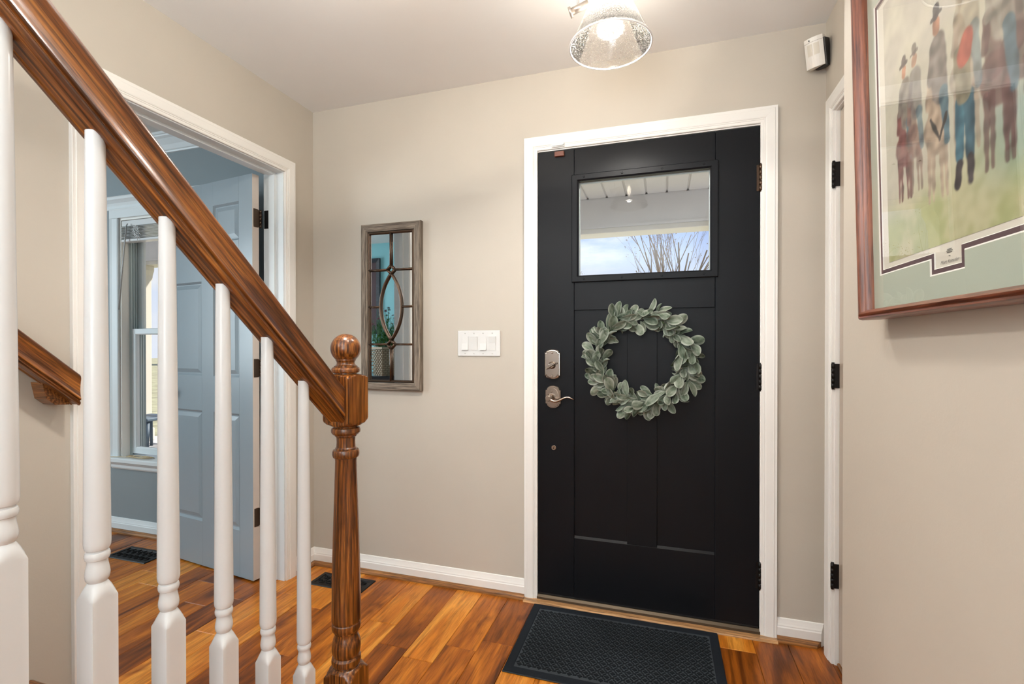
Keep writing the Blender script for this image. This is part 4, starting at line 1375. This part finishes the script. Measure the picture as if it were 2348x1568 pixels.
# generic horse-and-rider builder in print units (x 0..1, y 0..1.25)
def rider(cx, gy, s, coat, horse, hat, face=(0.42, 0.20, 0.12), trousers=(0.10, 0.17, 0.20), al=0.9):
    for dx, w in ((-0.055, 0.013), (-0.028, 0.012), (0.030, 0.012), (0.058, 0.013)):
        capsule(cx + dx * s, gy + 0.24 * s, cx + dx * s * 1.15, gy, w * s * 1.5, w * s * 0.8, horse, 0.010, al)
    capsule(cx - 0.02 * s, gy + 0.30 * s, cx + 0.02 * s, gy + 0.25 * s, 0.075 * s, 0.070 * s, horse, 0.016, al)
    capsule(cx - 0.01 * s, gy + 0.33 * s, cx - 0.035 * s, gy + 0.50 * s, 0.050 * s, 0.030 * s, horse, 0.014, al)
    capsule(cx - 0.038 * s, gy + 0.50 * s, cx - 0.062 * s, gy + 0.40 * s, 0.028 * s, 0.018 * s, horse, 0.010, al)
    capsule(cx + 0.02 * s, gy + 0.62 * s, cx + 0.03 * s, gy + 0.44 * s, 0.060 * s, 0.055 * s, coat, 0.014, al)
    capsule(cx + 0.055 * s, gy + 0.42 * s, cx + 0.075 * s, gy + 0.22 * s, 0.030 * s, 0.020 * s, trousers, 0.010, al)
    capsule(cx - 0.02 * s, gy + 0.60 * s, cx - 0.045 * s, gy + 0.50 * s, 0.022 * s, 0.018 * s, coat, 0.008, al)
    capsule(cx + 0.018 * s, gy + 0.725 * s, cx + 0.015 * s, gy + 0.70 * s, 0.026 * s, 0.024 * s, face, 0.008, al)
    capsule(cx - 0.020 * s, gy + 0.755 * s, cx + 0.052 * s, gy + 0.758 * s, 0.010 * s, 0.010 * s, hat, 0.006, al)
    capsule(cx + 0.016 * s, gy + 0.785 * s, cx + 0.018 * s, gy + 0.765 * s, 0.024 * s, 0.026 * s, hat, 0.006, al)


rider(0.89, 0.24, 1.00, (0.16, 0.13, 0.11), (0.13, 0.075, 0.068), (0.12, 0.10, 0.09), al=0.8)
rider(0.79, 0.20, 1.02, (0.30, 0.27, 0.22), (0.15, 0.085, 0.075), (0.14, 0.12, 0.11), al=0.85)
rider(0.17, 0.26, 0.80, (0.20, 0.17, 0.14), (0.17, 0.055, 0.048), (0.14, 0.11, 0.10), al=0.92)
rider(0.26, 0.27, 0.79, (0.18, 0.16, 0.15), (0.22, 0.13, 0.10), (0.14, 0.11, 0.10), al=0.75)
rider(0.62, 0.30, 1.00, (0.34, 0.28, 0.19), (0.30, 0.22, 0.16), (0.20, 0.17, 0.12), al=0.6)
rider(0.43, 0.19, 0.96, (0.20, 0.17, 0.15), (0.38, 0.29, 0.21), (0.10, 0.09, 0.09), al=0.95)
# standing figure in blue trousers and red sash before the horses
capsule(0.590, 0.50, 0.575, 0.30, 0.034, 0.024, (0.07, 0.16, 0.20), 0.010)
capsule(0.635, 0.50, 0.640, 0.29, 0.034, 0.024, (0.06, 0.12, 0.15), 0.010)
capsule(0.575, 0.27, 0.560, 0.20, 0.022, 0.020, (0.06, 0.05, 0.05), 0.012)
capsule(0.640, 0.27, 0.640, 0.20, 0.022, 0.020, (0.06, 0.05, 0.05), 0.012)
capsule(0.600, 0.66, 0.610, 0.53, 0.052, 0.046, (0.24, 0.21, 0.14), 0.012)
capsule(0.635, 0.71, 0.615, 0.66, 0.036, 0.042, (0.40, 0.10, 0.065), 0.012)
capsule(0.500, 0.50, 0.450, 0.42, 0.010, 0.010, (0.07, 0.06, 0.05), 0.006)
capsule(0.450, 0.42, 0.390, 0.52, 0.010, 0.010, (0.07, 0.06, 0.05), 0.006)


def print_colour(x, y):
    nz = noise.noise((x * 6, y * 6, 1.3))
    n2 = noise.noise((x * 22, y * 22, 4.1))
    sky = Vector((0.56, 0.53, 0.43))
    hill = Vector((0.40, 0.38, 0.29))
    grass = Vector((0.34, 0.36, 0.17))
    teal = Vector((0.15, 0.27, 0.24))
    c = sky.lerp(Vector((0.47, 0.44, 0.37)), sst(0.4, -0.3, nz))
    c = c.lerp(hill, sst(0.95 + 0.1 * nz, 0.75 + 0.1 * nz, y) * 0.6)
    g = sst(0.34 + 0.06 * nz + 0.10 * x, 0.14, y)
    c = c.lerp(grass.lerp(Vector((0.44, 0.42, 0.26)), sst(-0.3, 0.5, nz + 0.3 * n2)), g)
    c = c.lerp(teal, 0.7 * sst(0.55, 0.95, x) * sst(0.50, 0.34, y) * sst(0.06, 0.24, y))
    for (xa, ya, xb, yb, ra, rb_, col, so, al) in shapes:
        if x < min(xa, xb) - 0.12 or x > max(xa, xb) + 0.12 or y < min(ya, yb) - 0.12 or y > max(ya, yb) + 0.12: continue
        dx, dy_ = xb - xa, yb - ya
        t = max(0, min(1, ((x - xa) * dx + (y - ya) * dy_) / (dx * dx + dy_ * dy_ + 1e-9)))
        d = sqrt((x - xa - dx * t) ** 2 + (y - ya - dy_ * t) ** 2) + 0.008 * n2
        so *= 0.5
        a = (1 - sst(-so, so, d - (ra + (rb_ - ra) * t))) * al
        if a > 0:
            k = 0.85 + 0.55 * n2
            c = c.lerp(Vector(col) * max(0.4, k), a)
    return c * (1 + 0.08 * n2)


vv, ff = [], []
for j in range(NY + 1):
    for i in range(NX + 1):
        vv.append((u0 + (u1 - u0) * i / NX, v0 + (v1 - v0) * j / NY, -0.0055))
for j in range(NY):
    for i in range(NX):
        a = j * (NX + 1) + i
        ff.append((a, a + 1, a + NX + 2, a + NX + 1))
pme = bpy.data.meshes.new('print')
pme.from_pydata(vv, [], ff)
ca = pme.color_attributes.new('ink', 'FLOAT_COLOR', 'POINT')
asp = (v1 - v0) / (u1 - u0)
cols = []
for j in range(NY + 1):
    for i in range(NX + 1):
        c = print_colour(i / NX, j / NY * asp)
        cols += [c.x, c.y, c.z, 1.0]
ca.data.foreach_set('color', cols)
pmat, n, b = new_mat('print_inks')
at = n.nodes.new('ShaderNodeAttribute'); at.attribute_name = 'ink'
tx = noise_n(n, coords(n), 900, 2)
n.links.new(mixc(n, 0.12, at.outputs['Color'], ramp(n, tx, [(0.3, (0.6, 0.6, 0.6)), (0.7, (1, 1, 1))]), 'MULTIPLY'), b.inputs['Base Color'])
b.inputs['Roughness'].default_value = 0.9
pme.materials.append(pmat)
po = bpy.data.objects.new('print', pme)
COL.objects.link(po)
po.parent = pc


def lettering(txt, x, y, z, size, mat, parent, name='lettering', shear=0.0):
    cu = bpy.data.curves.new('tmp_text', 'FONT')
    cu.body = txt
    cu.size = size
    cu.align_x = 'CENTER'
    cu.shear = shear
    to = bpy.data.objects.new('tmp_text', cu)
    COL.objects.link(to)
    dg = bpy.context.evaluated_depsgraph_get()
    me = bpy.data.meshes.new_from_object(to.evaluated_get(dg))
    bpy.data.objects.remove(to, do_unlink=True)
    me.name = name
    o = bpy.data.objects.new(name, me)
    me.materials.clear()
    me.materials.append(mat)
    COL.objects.link(o)
    o.parent = parent
    o.location = (x, y, z)
    return o


lettering('Mort K\u00fcnstler', 0.0415, 0.0556, -0.0052, 0.0072, M['ink'], pc, 'signature', 0.35)
mb = MB()
for i, (y, w) in enumerate(((0.0735, 0.010), (0.0715, 0.014), (0.0695, 0.011), (0.0645, 0.003))):
    mb.box(0.0415 - w / 2, 0.0415 + w / 2, y, y + 0.0009, -0.0056, -0.0052)
obj('small_print', mb, M['ink'], pc)

# ================================================================== WREATH
wc = Vector((1.6950, -0.020, 1.1050))
wreath = thing('wreath', 'grey-green lamb\'s-ear wreath hanging on the black front door', 'wreath', wc)
mb = MB()
RW = 0.182
for s_ in range(2):
    pts = [((RW + 0.006 * sin(5 * a + s_ * 2)) * cos(a), -0.012 + 0.006 * cos(4 * a + s_ * 3), (RW + 0.006 * sin(5 * a + s_ * 2)) * sin(a)) for a in [2 * pi * i / 72 for i in range(72)]]
    mb.tube(pts, 0.0035, 6, closed=True)
obj('twig_ring', mb, paint('olive_twig', (0.10, 0.15, 0.05), 0.8), wreath)


def leaf_mesh(name, Ln, Wd, fold, curl, twist, wav=0.0):
    """obovate leaf: narrow stalk end, widest two thirds along, rounded tip, raised margins"""
    nu, nvv = 10, 4
    v, edge = [], []
    for i in range(nu + 1):
        u = 1 - (1 - i / nu) ** 1.6
        if u < 0.62:
            w = Wd * (0.07 + 0.93 * sin(pi / 2 * (u / 0.62)) ** 1.25)
        else:
            k = (u - 0.62) / 0.38
            w = Wd * sqrt(max(0.0, 1 - k ** 2.2))
        w = max(w, 0.0012)
        for j in range(-nvv // 2, nvv // 2 + 1):
            t = j / (nvv / 2)
            x = t * w
            z = fold * abs(t) ** 1.3 * w - curl * u * u * Ln + wav * Ln * sin(5 * u + 2 * t)
            y = u * Ln
            tw = twist * u
            v.append((x * cos(tw) - z * sin(tw), y, x * sin(tw) + z * cos(tw)))
            rim = 1.0 if (abs(t) == 1 and u > 0.12) or u == 1 else 0.0
            edge.append(0.40 * rim + 0.34 * u * abs(t) + (0.16 if j == 0 and u < 0.8 else 0))
    f = []
    k = nvv + 1
    for i in range(nu):
        for j in range(nvv):
            f.append((i * k + j, i * k + j + 1, (i + 1) * k + j + 1, (i + 1) * k + j))
    me = bpy.data.meshes.new(name)
    me.from_pydata(v, [], f)
    a = me.attributes.new('edge', 'FLOAT', 'POINT')
    a.data.foreach_set('value', edge)
    me.polygons.foreach_set('use_smooth', [True] * len(f))
    me.materials.append(M['leaf'])
    return me


LM = [leaf_mesh('leaf', 0.066, 0.0170, 0.40, 0.12, 0.2), leaf_mesh('leaf', 0.060, 0.0185, 0.20, 0.20, -0.3, 0.01), leaf_mesh('leaf', 0.054, 0.0150, 0.60, 0.06, 0.5),
      leaf_mesh('leaf', 0.072, 0.0165, 0.30, 0.30, 0.1, 0.015), leaf_mesh('leaf', 0.046, 0.0130, 0.35, -0.15, -0.4), leaf_mesh('leaf', 0.058, 0.0120, 0.9, 0.25, 0.9), leaf_mesh('leaf', 0.064, 0.0175, -0.25, -0.2, 0.3)]
rr = random.Random(23)
NSP = 22
nl = 0
for k in range(NSP):
    a0 = 2 * pi * k / NSP + rr.uniform(-0.05, 0.05)
    for q in range(13):
        a = a0 + rr.uniform(-0.20, 0.20)
        er = Vector((cos(a), 0, sin(a))); tg = Vector((sin(a), 0, -cos(a)))   # clockwise tangent
        side = 1 if q % 2 else -1
        if q < 4:      # leaves spreading outward
            d = er * rr.uniform(0.55, 1.1) + tg * rr.uniform(0.0, 0.9)
        elif q < 7:    # inward
            d = -er * rr.uniform(0.45, 0.95) + tg * rr.uniform(0.2, 0.9)
        else:          # along the ring, facing the viewer
            d = tg * rr.uniform(0.6, 1.0) + er * rr.uniform(-0.7, 0.7)
        d.normalize()
        d = (d + Vector((0, -1, 0)) * (rr.uniform(-0.05, 0.35) if q < 7 else rr.uniform(0.15, 0.8))).normalized()
        nrm = Vector((rr.uniform(-1.1, 1.1), -1 if rr.random() < 0.85 else 0.9, rr.uniform(-0.9, 1.2))).normalized()
        xax = d.cross(nrm).normalized()
        zax = xax.cross(d).normalized()
        r_ = RW + rr.uniform(-0.022, 0.022)
        base = er * r_ + Vector((0, -0.012 - (0.008 if q < 7 else 0.030) * rr.random(), 0))
        sc = rr.uniform(0.74, 1.24) * (0.92 if 4 <= q < 7 else 1.0)
        o = bpy.data.objects.new('leaf', LM[rr.randrange(7)])
        COL.objects.link(o)
        o.parent = wreath
        m = Matrix((xax, d, zax)).transposed().to_4x4() @ Matrix.Diagonal((sc, sc, sc, 1))
        m.translation = base
        o.matrix_local = m
        nl += 1

# ================================================================== DOORMAT
dm = thing('doormat', 'charcoal doormat with woven diamond relief before the front door', 'doormat', (1.615, -0.2805, 0.0), (0, 0, radians(0.35)))
mw_, ml_ = 0.380, 0.2325
obj('base', MB().bbox(-mw_, mw_, -ml_, ml_, 0.0006, 0.0055, 0.002), M['mat'], dm)
M['mat_edge'] = paint('charcoal_mat_edge', (0.012, 0.015, 0.020), 0.9, 0.5, 500, 0.25, spec=0.15)
mb = MB().sweep([(0, 0.0055), (0.003, 0.0075), (0.030, 0.0078), (0.033, 0.0055)], [((x, y, 0), (sx, sy, 0), (0, 0, 1)) for x, y, sx, sy in [(-mw_ + 0.001, -ml_ + 0.001, 1, 1), (mw_ - 0.001, -ml_ + 0.001, -1, 1), (mw_ - 0.001, ml_ - 0.001, -1, -1), (-mw_ + 0.001, ml_ - 0.001, 1, -1)]], closed_path=True)
obj('border', mb, M['mat_edge'], dm)
mb = MB()
pitch = 0.0365
ix, iy = mw_ - 0.036, ml_ - 0.036


def pad(cx, cy, hx, hy, rot, hgt):
    """low chamfered block"""
    c_, s_ = cos(rot), sin(rot)
    pts = []
    for zz, k in ((0.0050, 1.0), (0.0050 + hgt * 0.7, 0.94), (0.0050 + hgt, 0.72)):
        for a, b_ in ((-hx, -hy), (hx, -hy), (hx, hy), (-hx, hy)):
            aa = a * k if abs(a) < 0.010 else (abs(a) - (1 - k) * min(hx, hy)) * (1 if a > 0 else -1)
            bb = b_ * k if abs(b_) < 0.010 else (abs(b_) - (1 - k) * min(hx, hy)) * (1 if b_ > 0 else -1)
            pts.append((cx + aa * c_ - bb * s_, cy + aa * s_ + bb * c_, zz))
    f = []
    for i in range(2):
        for k in range(4):
            k2 = (k + 1) % 4
            f.append((i * 4 + k, i * 4 + k2, i * 4 + 4 + k2, i * 4 + 4 + k))
    f.append((8, 9, 10, 11))
    mb.add(pts, f)


for i in range(-14, 15):
    for j in range(-12, 13):
        ox = i * pitch + (pitch / 2 if j % 2 else 0)
        oy = j * pitch * 0.62
        if abs(ox) < ix - 0.006 and abs(oy) < iy - 0.006: pad(ox, oy, 0.0072, 0.0072, pi / 4, 0.0032)
        if abs(ox + pitch / 2) < ix - 0.009 and abs(oy) < iy - 0.004: pad(ox + pitch / 2, oy, 0.0070, 0.0034, 0, 0.0028)
        for s_ in (-1, 1):
            px, py = ox + s_ * pitch * 0.25, oy + pitch * 0.31
            if abs(px) < ix - 0.006 and abs(py) < iy - 0.006: pad(px, py, 0.0068, 0.0030, -s_ * pi / 4, 0.0026)
tag(obj('relief_pattern', mb, M['mat_pat'], dm), kind='stuff')


# ================================================================== FLOOR VENTS
def vent(x0, x1, y0, y1, label):
    cx_, cy_ = (x0 + x1) / 2, (y0 + y1) / 2
    t = thing('floor_vent', label, 'floor vent', (cx_, cy_, 0.0004), group=None)
    hx, hy = (x1 - x0) / 2, (y1 - y0) / 2
    obj('frame', MB().sweep([(0, 0), (0.003, 0.004), (0.020, 0.0045), (0.022, 0.001), (0.022, 0.0)], [((x, y, 0), (sx, sy, 0), (0, 0, 1)) for x, y, sx, sy in [(-hx, -hy, 1, 1), (hx, -hy, -1, 1), (hx, hy, -1, -1), (-hx, hy, 1, -1)]], closed_path=True), M['black'], t)
    obj('damper', MB().box(-hx + 0.02, hx - 0.02, -hy + 0.02, hy - 0.02, 0.0002, 0.0006), M['rubber'], t)
    mb = MB()
    nx = 6
    for i in range(nx):
        for j in range(2):
            px = -hx + 0.022 + (i + 0.5) * (2 * hx - 0.044) / nx
            py = (j - 0.5) * (hy - 0.022)
            r = 0.016
            for s_ in (-1, 1):
                pts = []
                for q in range(14):
                    a = q / 13 * 1.75 * pi
                    rad = r * (1 - 0.62 * q / 13)
                    pts.append((px + s_ * (rad * cos(a) - r * 0.1), py + s_ * rad * sin(a) * (1 if j else -1), 0.0032))
                mb.tube(pts, 0.0022, 5)
    obj('scrollwork', mb, M['black'], t)
    mb = MB()
    for i in range(1, 6):
        px = -hx + 0.022 + i * (2 * hx - 0.044) / 6
        mb.box(px - 0.0012, px + 0.0012, -hy + 0.02, hy - 0.02, 0.0008, 0.0040)
    obj('crossbars', mb, M['black'], t)
    return t


vent(0.132, 0.434, -0.203, -0.077, 'black scrolled floor vent by the hall baseboard behind the newel post')
vent(-1.147, -0.850, -0.288, -0.146, 'black scrolled floor vent below the study window')

# ================================================================== STUDY FURNITURE SEEN IN THE MIRROR
tb = thing('console_table', 'dark console table against the teal study wall', 'table', (-1.28, -2.62, 0))
obj('tabletop', MB().bbox(-0.62, 0.46, -0.34, 0.40, 0.815, 0.845, 0.004), M['darkwood'], tb)
for sx in (-0.56, 0.40):
    for sy in (-0.28, 0.34):
        obj('leg', MB().bbox(sx - 0.025, sx + 0.025, sy - 0.025, sy + 0.025, 0.0, 0.815, 0.003), M['darkwood'], tb)
obj('apron', MB().box(-0.56, 0.40, 0.335, 0.355, 0.72, 0.815).box(-0.56, 0.40, -0.29, -0.27, 0.72, 0.815), M['darkwood'], tb)
bk = thing('flower_basket', 'woven basket of green stems and dusky flowers on the dark console', 'plant', (-1.005, -2.32, 0.8455), (0, 0, radians(25)))
hb, hh = 0.105, 0.290
rr = random.Random(3)
obj('liner', MB().box(-hb + 0.030, hb - 0.030, -hb + 0.030, hb - 0.030, 0.002, hh - 0.02), M['bark'], bk)
mb = MB()
nr, nc = 15, 9
for fc in range(4):
    c_, s_ = cos(fc * pi / 2), sin(fc * pi / 2)
    for r_ in range(nr):
        for q in range(nc):
            over = (r_ + q) % 2
            w = 2 * hb / nc
            xx = -hb + (q + 0.5) * w
            zz = (r_ + 0.5) * hh / nr
            k = 0.9 + 0.14 * zz / hh
            o_ = hb * k - 0.012 + (0.012 if over else 0.005)
            hx = w * (0.62 if over else 0.36)
            hz = hh / nr * 0.40
            pts = [(xx * k - hx, o_ - 0.004, zz - hz), (xx * k, o_, zz - hz), (xx * k + hx, o_ - 0.004, zz - hz), (xx * k + hx, o_ - 0.004, zz + hz), (xx * k, o_, zz + hz), (xx * k - hx, o_ - 0.004, zz + hz)]
            pts = [(p[0] * c_ - p[1] * s_, p[0] * s_ + p[1] * c_, p[2]) for p in pts]
            mb.add(pts, [(0, 1, 4, 5), (1, 2, 3, 4)])
tag(obj('weave', mb, M['wicker'], bk), kind='stuff')
kt = 1.04 * hb + 0.002
obj('rim_band', MB().sweep([(-0.006, -0.012), (0.006, -0.012), (0.006, 0.010), (-0.006, 0.010)], [((x, y, hh), (sx, sy, 0), (0, 0, 1)) for x, y, sx, sy in [(-kt, -kt, -1, -1), (kt, -kt, 1, -1), (kt, kt, 1, 1), (-kt, kt, -1, 1)]], closed_path=True), M['wicker'], bk)
mst, mlf = MB(), MB()
heads_ = []
for i in range(170):
    bx, by = rr.uniform(-0.08, 0.08), rr.uniform(-0.08, 0.08)
    hgt = rr.uniform(0.10, 0.34) if i > 22 else rr.uniform(0.25, 0.44)
    tip = (bx * 1.9 + rr.uniform(-0.05, 0.05), by * 1.9 + rr.uniform(-0.05, 0.05), hh + hgt)
    mid = ((bx * 1.3 + tip[0]) / 2, (by * 1.3 + tip[1]) / 2, hh + hgt * 0.5)
    mst.tube([(bx, by, hh - 0.03), mid, tip], 0.0016, 4)
    if i < 30: heads_.append(tip)
    for q in range(5):
        u = rr.uniform(0.15, 0.85)
        p = Vector((bx, by, hh - 0.03)).lerp(Vector(tip), u)
        d = Vector((rr.uniform(-1, 1), rr.uniform(-1, 1), rr.uniform(0.1, 0.9))).normalized() * rr.uniform(0.035, 0.065)
        w = d.cross(Vector((0, 0, 1))).normalized() * 0.006
        mlf.add([p, p + d * 0.5 + w, p + d, p + d * 0.5 - w], [(0, 1, 2, 3)])
tag(obj('stems', mst, M['leafgreen'], bk), kind='stuff')
tag(obj('foliage', mlf, M['leafgreen'], bk), kind='stuff')
for i, hp in enumerate(heads_):
    mb = MB()
    for q in range(7):
        a = 2 * pi * q / 7
        r = 0.014
        mb.add([(0, 0, 0.003), (r * cos(a - 0.3), r * sin(a - 0.3), 0.006), (1.5 * r * cos(a), 1.5 * r * sin(a), 0.001), (r * cos(a + 0.3), r * sin(a + 0.3), 0.006)], [(0, 1, 2, 3)])
    mb.lathe([(0.006, 0.002), (0.006, 0.008), (0.002, 0.011)], 8)
    obj('flower', mb, M['petal'] if i % 3 else M['petal2'], bk, hp, (rr.uniform(-0.6, 0.6), rr.uniform(-0.6, 0.6), 0))
dp = thing('dark_picture', 'tall dark-framed picture on the teal study wall', 'picture', (-1.80, SY + 0.001, 1.30))
obj('frame', MB().sweep([(0, 0), (0, 0.025), (0.05, 0.02), (0.05, 0)], [((x, 0, z), (sx, 0, sz), (0, 1, 0)) for x, z, sx, sz in [(-0.35, 0, 1, 1), (0.30, 0, -1, 1), (0.30, 0.92, -1, -1), (-0.35, 0.92, 1, -1)]], closed_path=True), M['darkwood'], dp)
obj('picture_panel', MB().box(-0.30, 0.25, 0.002, 0.010, 0.05, 0.87), M['plum'], dp)

# ================================================================== OUTSIDE: PORCH
YBM = 2.285
struct('porch_floor', MB().box(-9, 6, 0.14, 2.6, -0.16, -0.06), M['concrete'], 'concrete porch floor')
struct('ground', MB().box(-60, 60, 2.6, 120, -0.7, -0.5), M['lawn'], 'winter lawn beyond the porch')
pcl = struct('porch_ceiling', MB().box(-9, 6, 0.14, YBM + 0.2, 2.515, 2.56), M['porch'], 'white vinyl porch ceiling')
SP = 0.1723
for i in range(14):
    xa = 1.1237 + SP * (i - 5)
    obj('soffit_panel', MB().prism([(xa + 0.004, 2.516), (xa + 0.010, 2.5), (xa + SP - 0.010, 2.5), (xa + SP - 0.004, 2.516)], 0.141, YBM - 0.004, 'y'), M['porch'], pcl)
mb = MB()
for i in range(14):
    xa = 1.1237 + SP * (i - 5)
    mb.prism([(xa - 0.012, 2.497), (xa + 0.012, 2.497), (xa, 2.512)], YBM - 0.006, YBM - 0.002, 'y')
tag(obj('groove_shadows', mb, M['black'], pcl), kind='stuff')  # black wedges stand in for the shadow gaps between soffit and beam
bm_ = thing('porch_beam', 'white porch beam with cream lower trim outside the front door', 'beam', (0, YBM, 2.18))
obj('beam_face', MB().box(-9, 6, 0, 0.02, 0.068, 0.335), M['porch'], bm_)
obj('channel', MB().box(-9, 6, -0.012, 0.02, 0.046, 0.068), M['porch'], bm_)
obj('lower_trim', MB().bbox(-9, 6, -0.004, 0.20, 0.0, 0.046, 0.004), M['porch_cream'], bm_)
obj('outer_face', MB().box(-9, 6, 0.18, 0.20, 0.046, 0.38), M['porch'], bm_)


def column(x, y, label):
    t = thing('porch_column', label, 'column', (x, y, -0.06))
    obj('shaft', MB().bbox(-0.08, 0.08, -0.08, 0.08, 0.16, 2.08, 0.006), M['porch_cream'], t)
    obj('base', MB().bbox(-0.10, 0.10, -0.10, 0.10, 0, 0.16, 0.008), M['porch_cream'], t)
    obj('capital', MB().prism([(-0.08, 2.06), (0.08, 2.06), (0.085, 2.12), (0.11, 2.18), (0.11, 2.239), (-0.11, 2.239), (-0.11, 2.18), (-0.085, 2.12)], -0.09, 0.09, 'y'), M['porch_cream'], t)


column(-4.580, 2.30, 'cream porch column outside the study window')
column(0.24, 2.39, 'cream porch column left of the front door')
pr_ = thing('porch_railing', 'white porch railing outside the study window', 'railing', (-3.2, 2.30, -0.06))
obj('top_rail', MB().bbox(-1.05, 3.34, -0.03, 0.03, 0.86, 0.92, 0.006), M['porch'], pr_)
obj('bottom_rail', MB().bbox(-1.05, 3.34, -0.025, 0.025, 0.10, 0.15, 0.006), M['porch'], pr_)
for i in range(36):
    x = -1.0 + i * 0.12
    obj('spindle', MB().box(x - 0.016, x + 0.016, -0.016, 0.016, 0.15, 0.86), M['porch'], pr_)
ch = thing('porch_stool', 'low slate-blue stool on the porch outside the study window', 'stool', (-3.99, 1.98, -0.06))
obj('seat', MB().bbox(-0.20, 0.20, -0.17, 0.17, 0.355, 0.39, 0.008), M['slateblue'], ch)
for sx in (-1, 1):
    for sy in (-1, 1):
        obj('leg', MB().tube([(sx * 0.16, sy * 0.13, 0.356), (sx * 0.19, sy * 0.16, 0.0)], [0.020, 0.016], 10), M['slateblue'], ch)


# ---- bare trees
def grow(mb, lv, p, d, ln, r, depth, rr, spread, tips):
    pts, rad = [p.copy()], [r]
    n = 4
    for i in range(n):
        d = (d + Vector((rr.uniform(-1, 1), rr.uniform(-1, 1), rr.uniform(-0.4, 0.9))) * 0.09).normalized()
        p = p + d * ln / n
        pts.append(p.copy()); rad.append(r * (1 - (0.5 if depth > 0 else 0.85) * (i + 1) / n))
    mb.tube(pts, rad, 5 if depth > 1 else 4, cap=False)
    if depth <= 0:
        tips.append(p); return
    for q in range(rr.choice([2, 2, 3])):
        u = rr.uniform(0.35, 1.0)
        k = min(n, max(1, int(u * n)))
        nd = (d + Vector((rr.uniform(-1, 1), rr.uniform(-1, 1), rr.uniform(-0.15, 0.7))) * spread).normalized()
        grow(mb, lv, pts[k], nd, ln * rr.uniform(0.55, 0.8), rad[k] * 0.62, depth - 1, rr, spread, tips)


def bare_tree(x, y, label, h, stems, seed, leaves, spread=0.55, lean=0.35, r=0.05):
    rr = random.Random(seed)
    t = thing('bare_tree', label, 'tree', (x, y, -0.5), group=None)
    tr = MB().tube([(0, 0, 0), (0.02, 0, h * 0.16), (0.0, 0.02, h * 0.30)], [r * 2.2, r * 1.8, r * 1.6], 8)
    obj('trunk', tr, M['bark'], t)
    mb, tips = MB(), []
    for s_ in range(stems):
        a = 2 * pi * s_ / stems + rr.uniform(-0.3, 0.3)
        l_ = lean * rr.uniform(0.3, 1.2)
        grow(mb, None, Vector((0, 0.01, h * (0.27 + 0.02 * rr.random()))), Vector((l_ * cos(a), l_ * sin(a), 1)).normalized(), h * 0.34, r, 5, rr, spread, tips)
    tag(obj('branches', mb, M['bark'], t), kind='stuff')
    lf_ = MB()
    for i in range(leaves):
        p = rr.choice(tips) + Vector((rr.uniform(-1, 1), rr.uniform(-1, 1), rr.uniform(-1, 1))) * 0.05
        a, b_ = Vector((rr.uniform(-1, 1), rr.uniform(-1, 1), rr.uniform(-1, 1))).normalized() * 0.018, Vector((rr.uniform(-1, 1), rr.uniform(-1, 1), rr.uniform(-1, 1))).normalized() * 0.012
        lf_.add([p - a, p + b_, p + a, p - b_], [(0, 1, 2, 3)])
    tag(obj('withered_leaves', lf_, M['dead_leaf'], t), kind='stuff')
    return t


bare_tree(1.95, 9.0, 'bare many-stemmed tree seen through the front door window', 6.2, 7, 5, 700, 0.45, 0.42, 0.032)
for i, (x, y, h) in enumerate(((-4.9, 10.0, 4.3), (-2.7, 10.6, 4.6), (-0.5, 12.6, 4.2))):
    bare_tree(x, y, ('low bare tree beyond the porch, leftmost of three', 'low bare tree beyond the porch, middle of three', 'low bare tree beyond the porch, rightmost of three')[i], h, 7, 31 + i, 900, 0.65, 0.5, 0.022)

def round_tree(x, y, h, label, seed):
    rr = random.Random(seed)
    t = thing('far_tree', label, 'tree', (x, y, -0.5))
    obj('trunk', MB().tube([(0, 0, 0), (0, 0, h * 0.4)], [0.25, 0.18], 8), M['bark'], t)
    bm = bmesh.new()
    bmesh.ops.create_icosphere(bm, subdivisions=4, radius=1)
    for v in bm.verts:
        k = 1 + 0.35 * noise.noise(v.co * 2.3 + Vector((seed, 0, 0))) + 0.18 * noise.noise(v.co * 6)
        v.co = Vector((v.co.x * h * 0.36 * k, v.co.y * h * 0.36 * k, h * 0.62 + v.co.z * h * 0.42 * k))
    obj('crown', MB().from_bm(bm, 0, True), M['evergreen'], t)


round_tree(-37, 30, 5.0, 'dull green tree across the lawn, nearer of two', 2)
round_tree(-66, 60, 8.0, 'dull green tree across the lawn, farther of two', 9)
print('planks', cnt, 'leaves', nl)
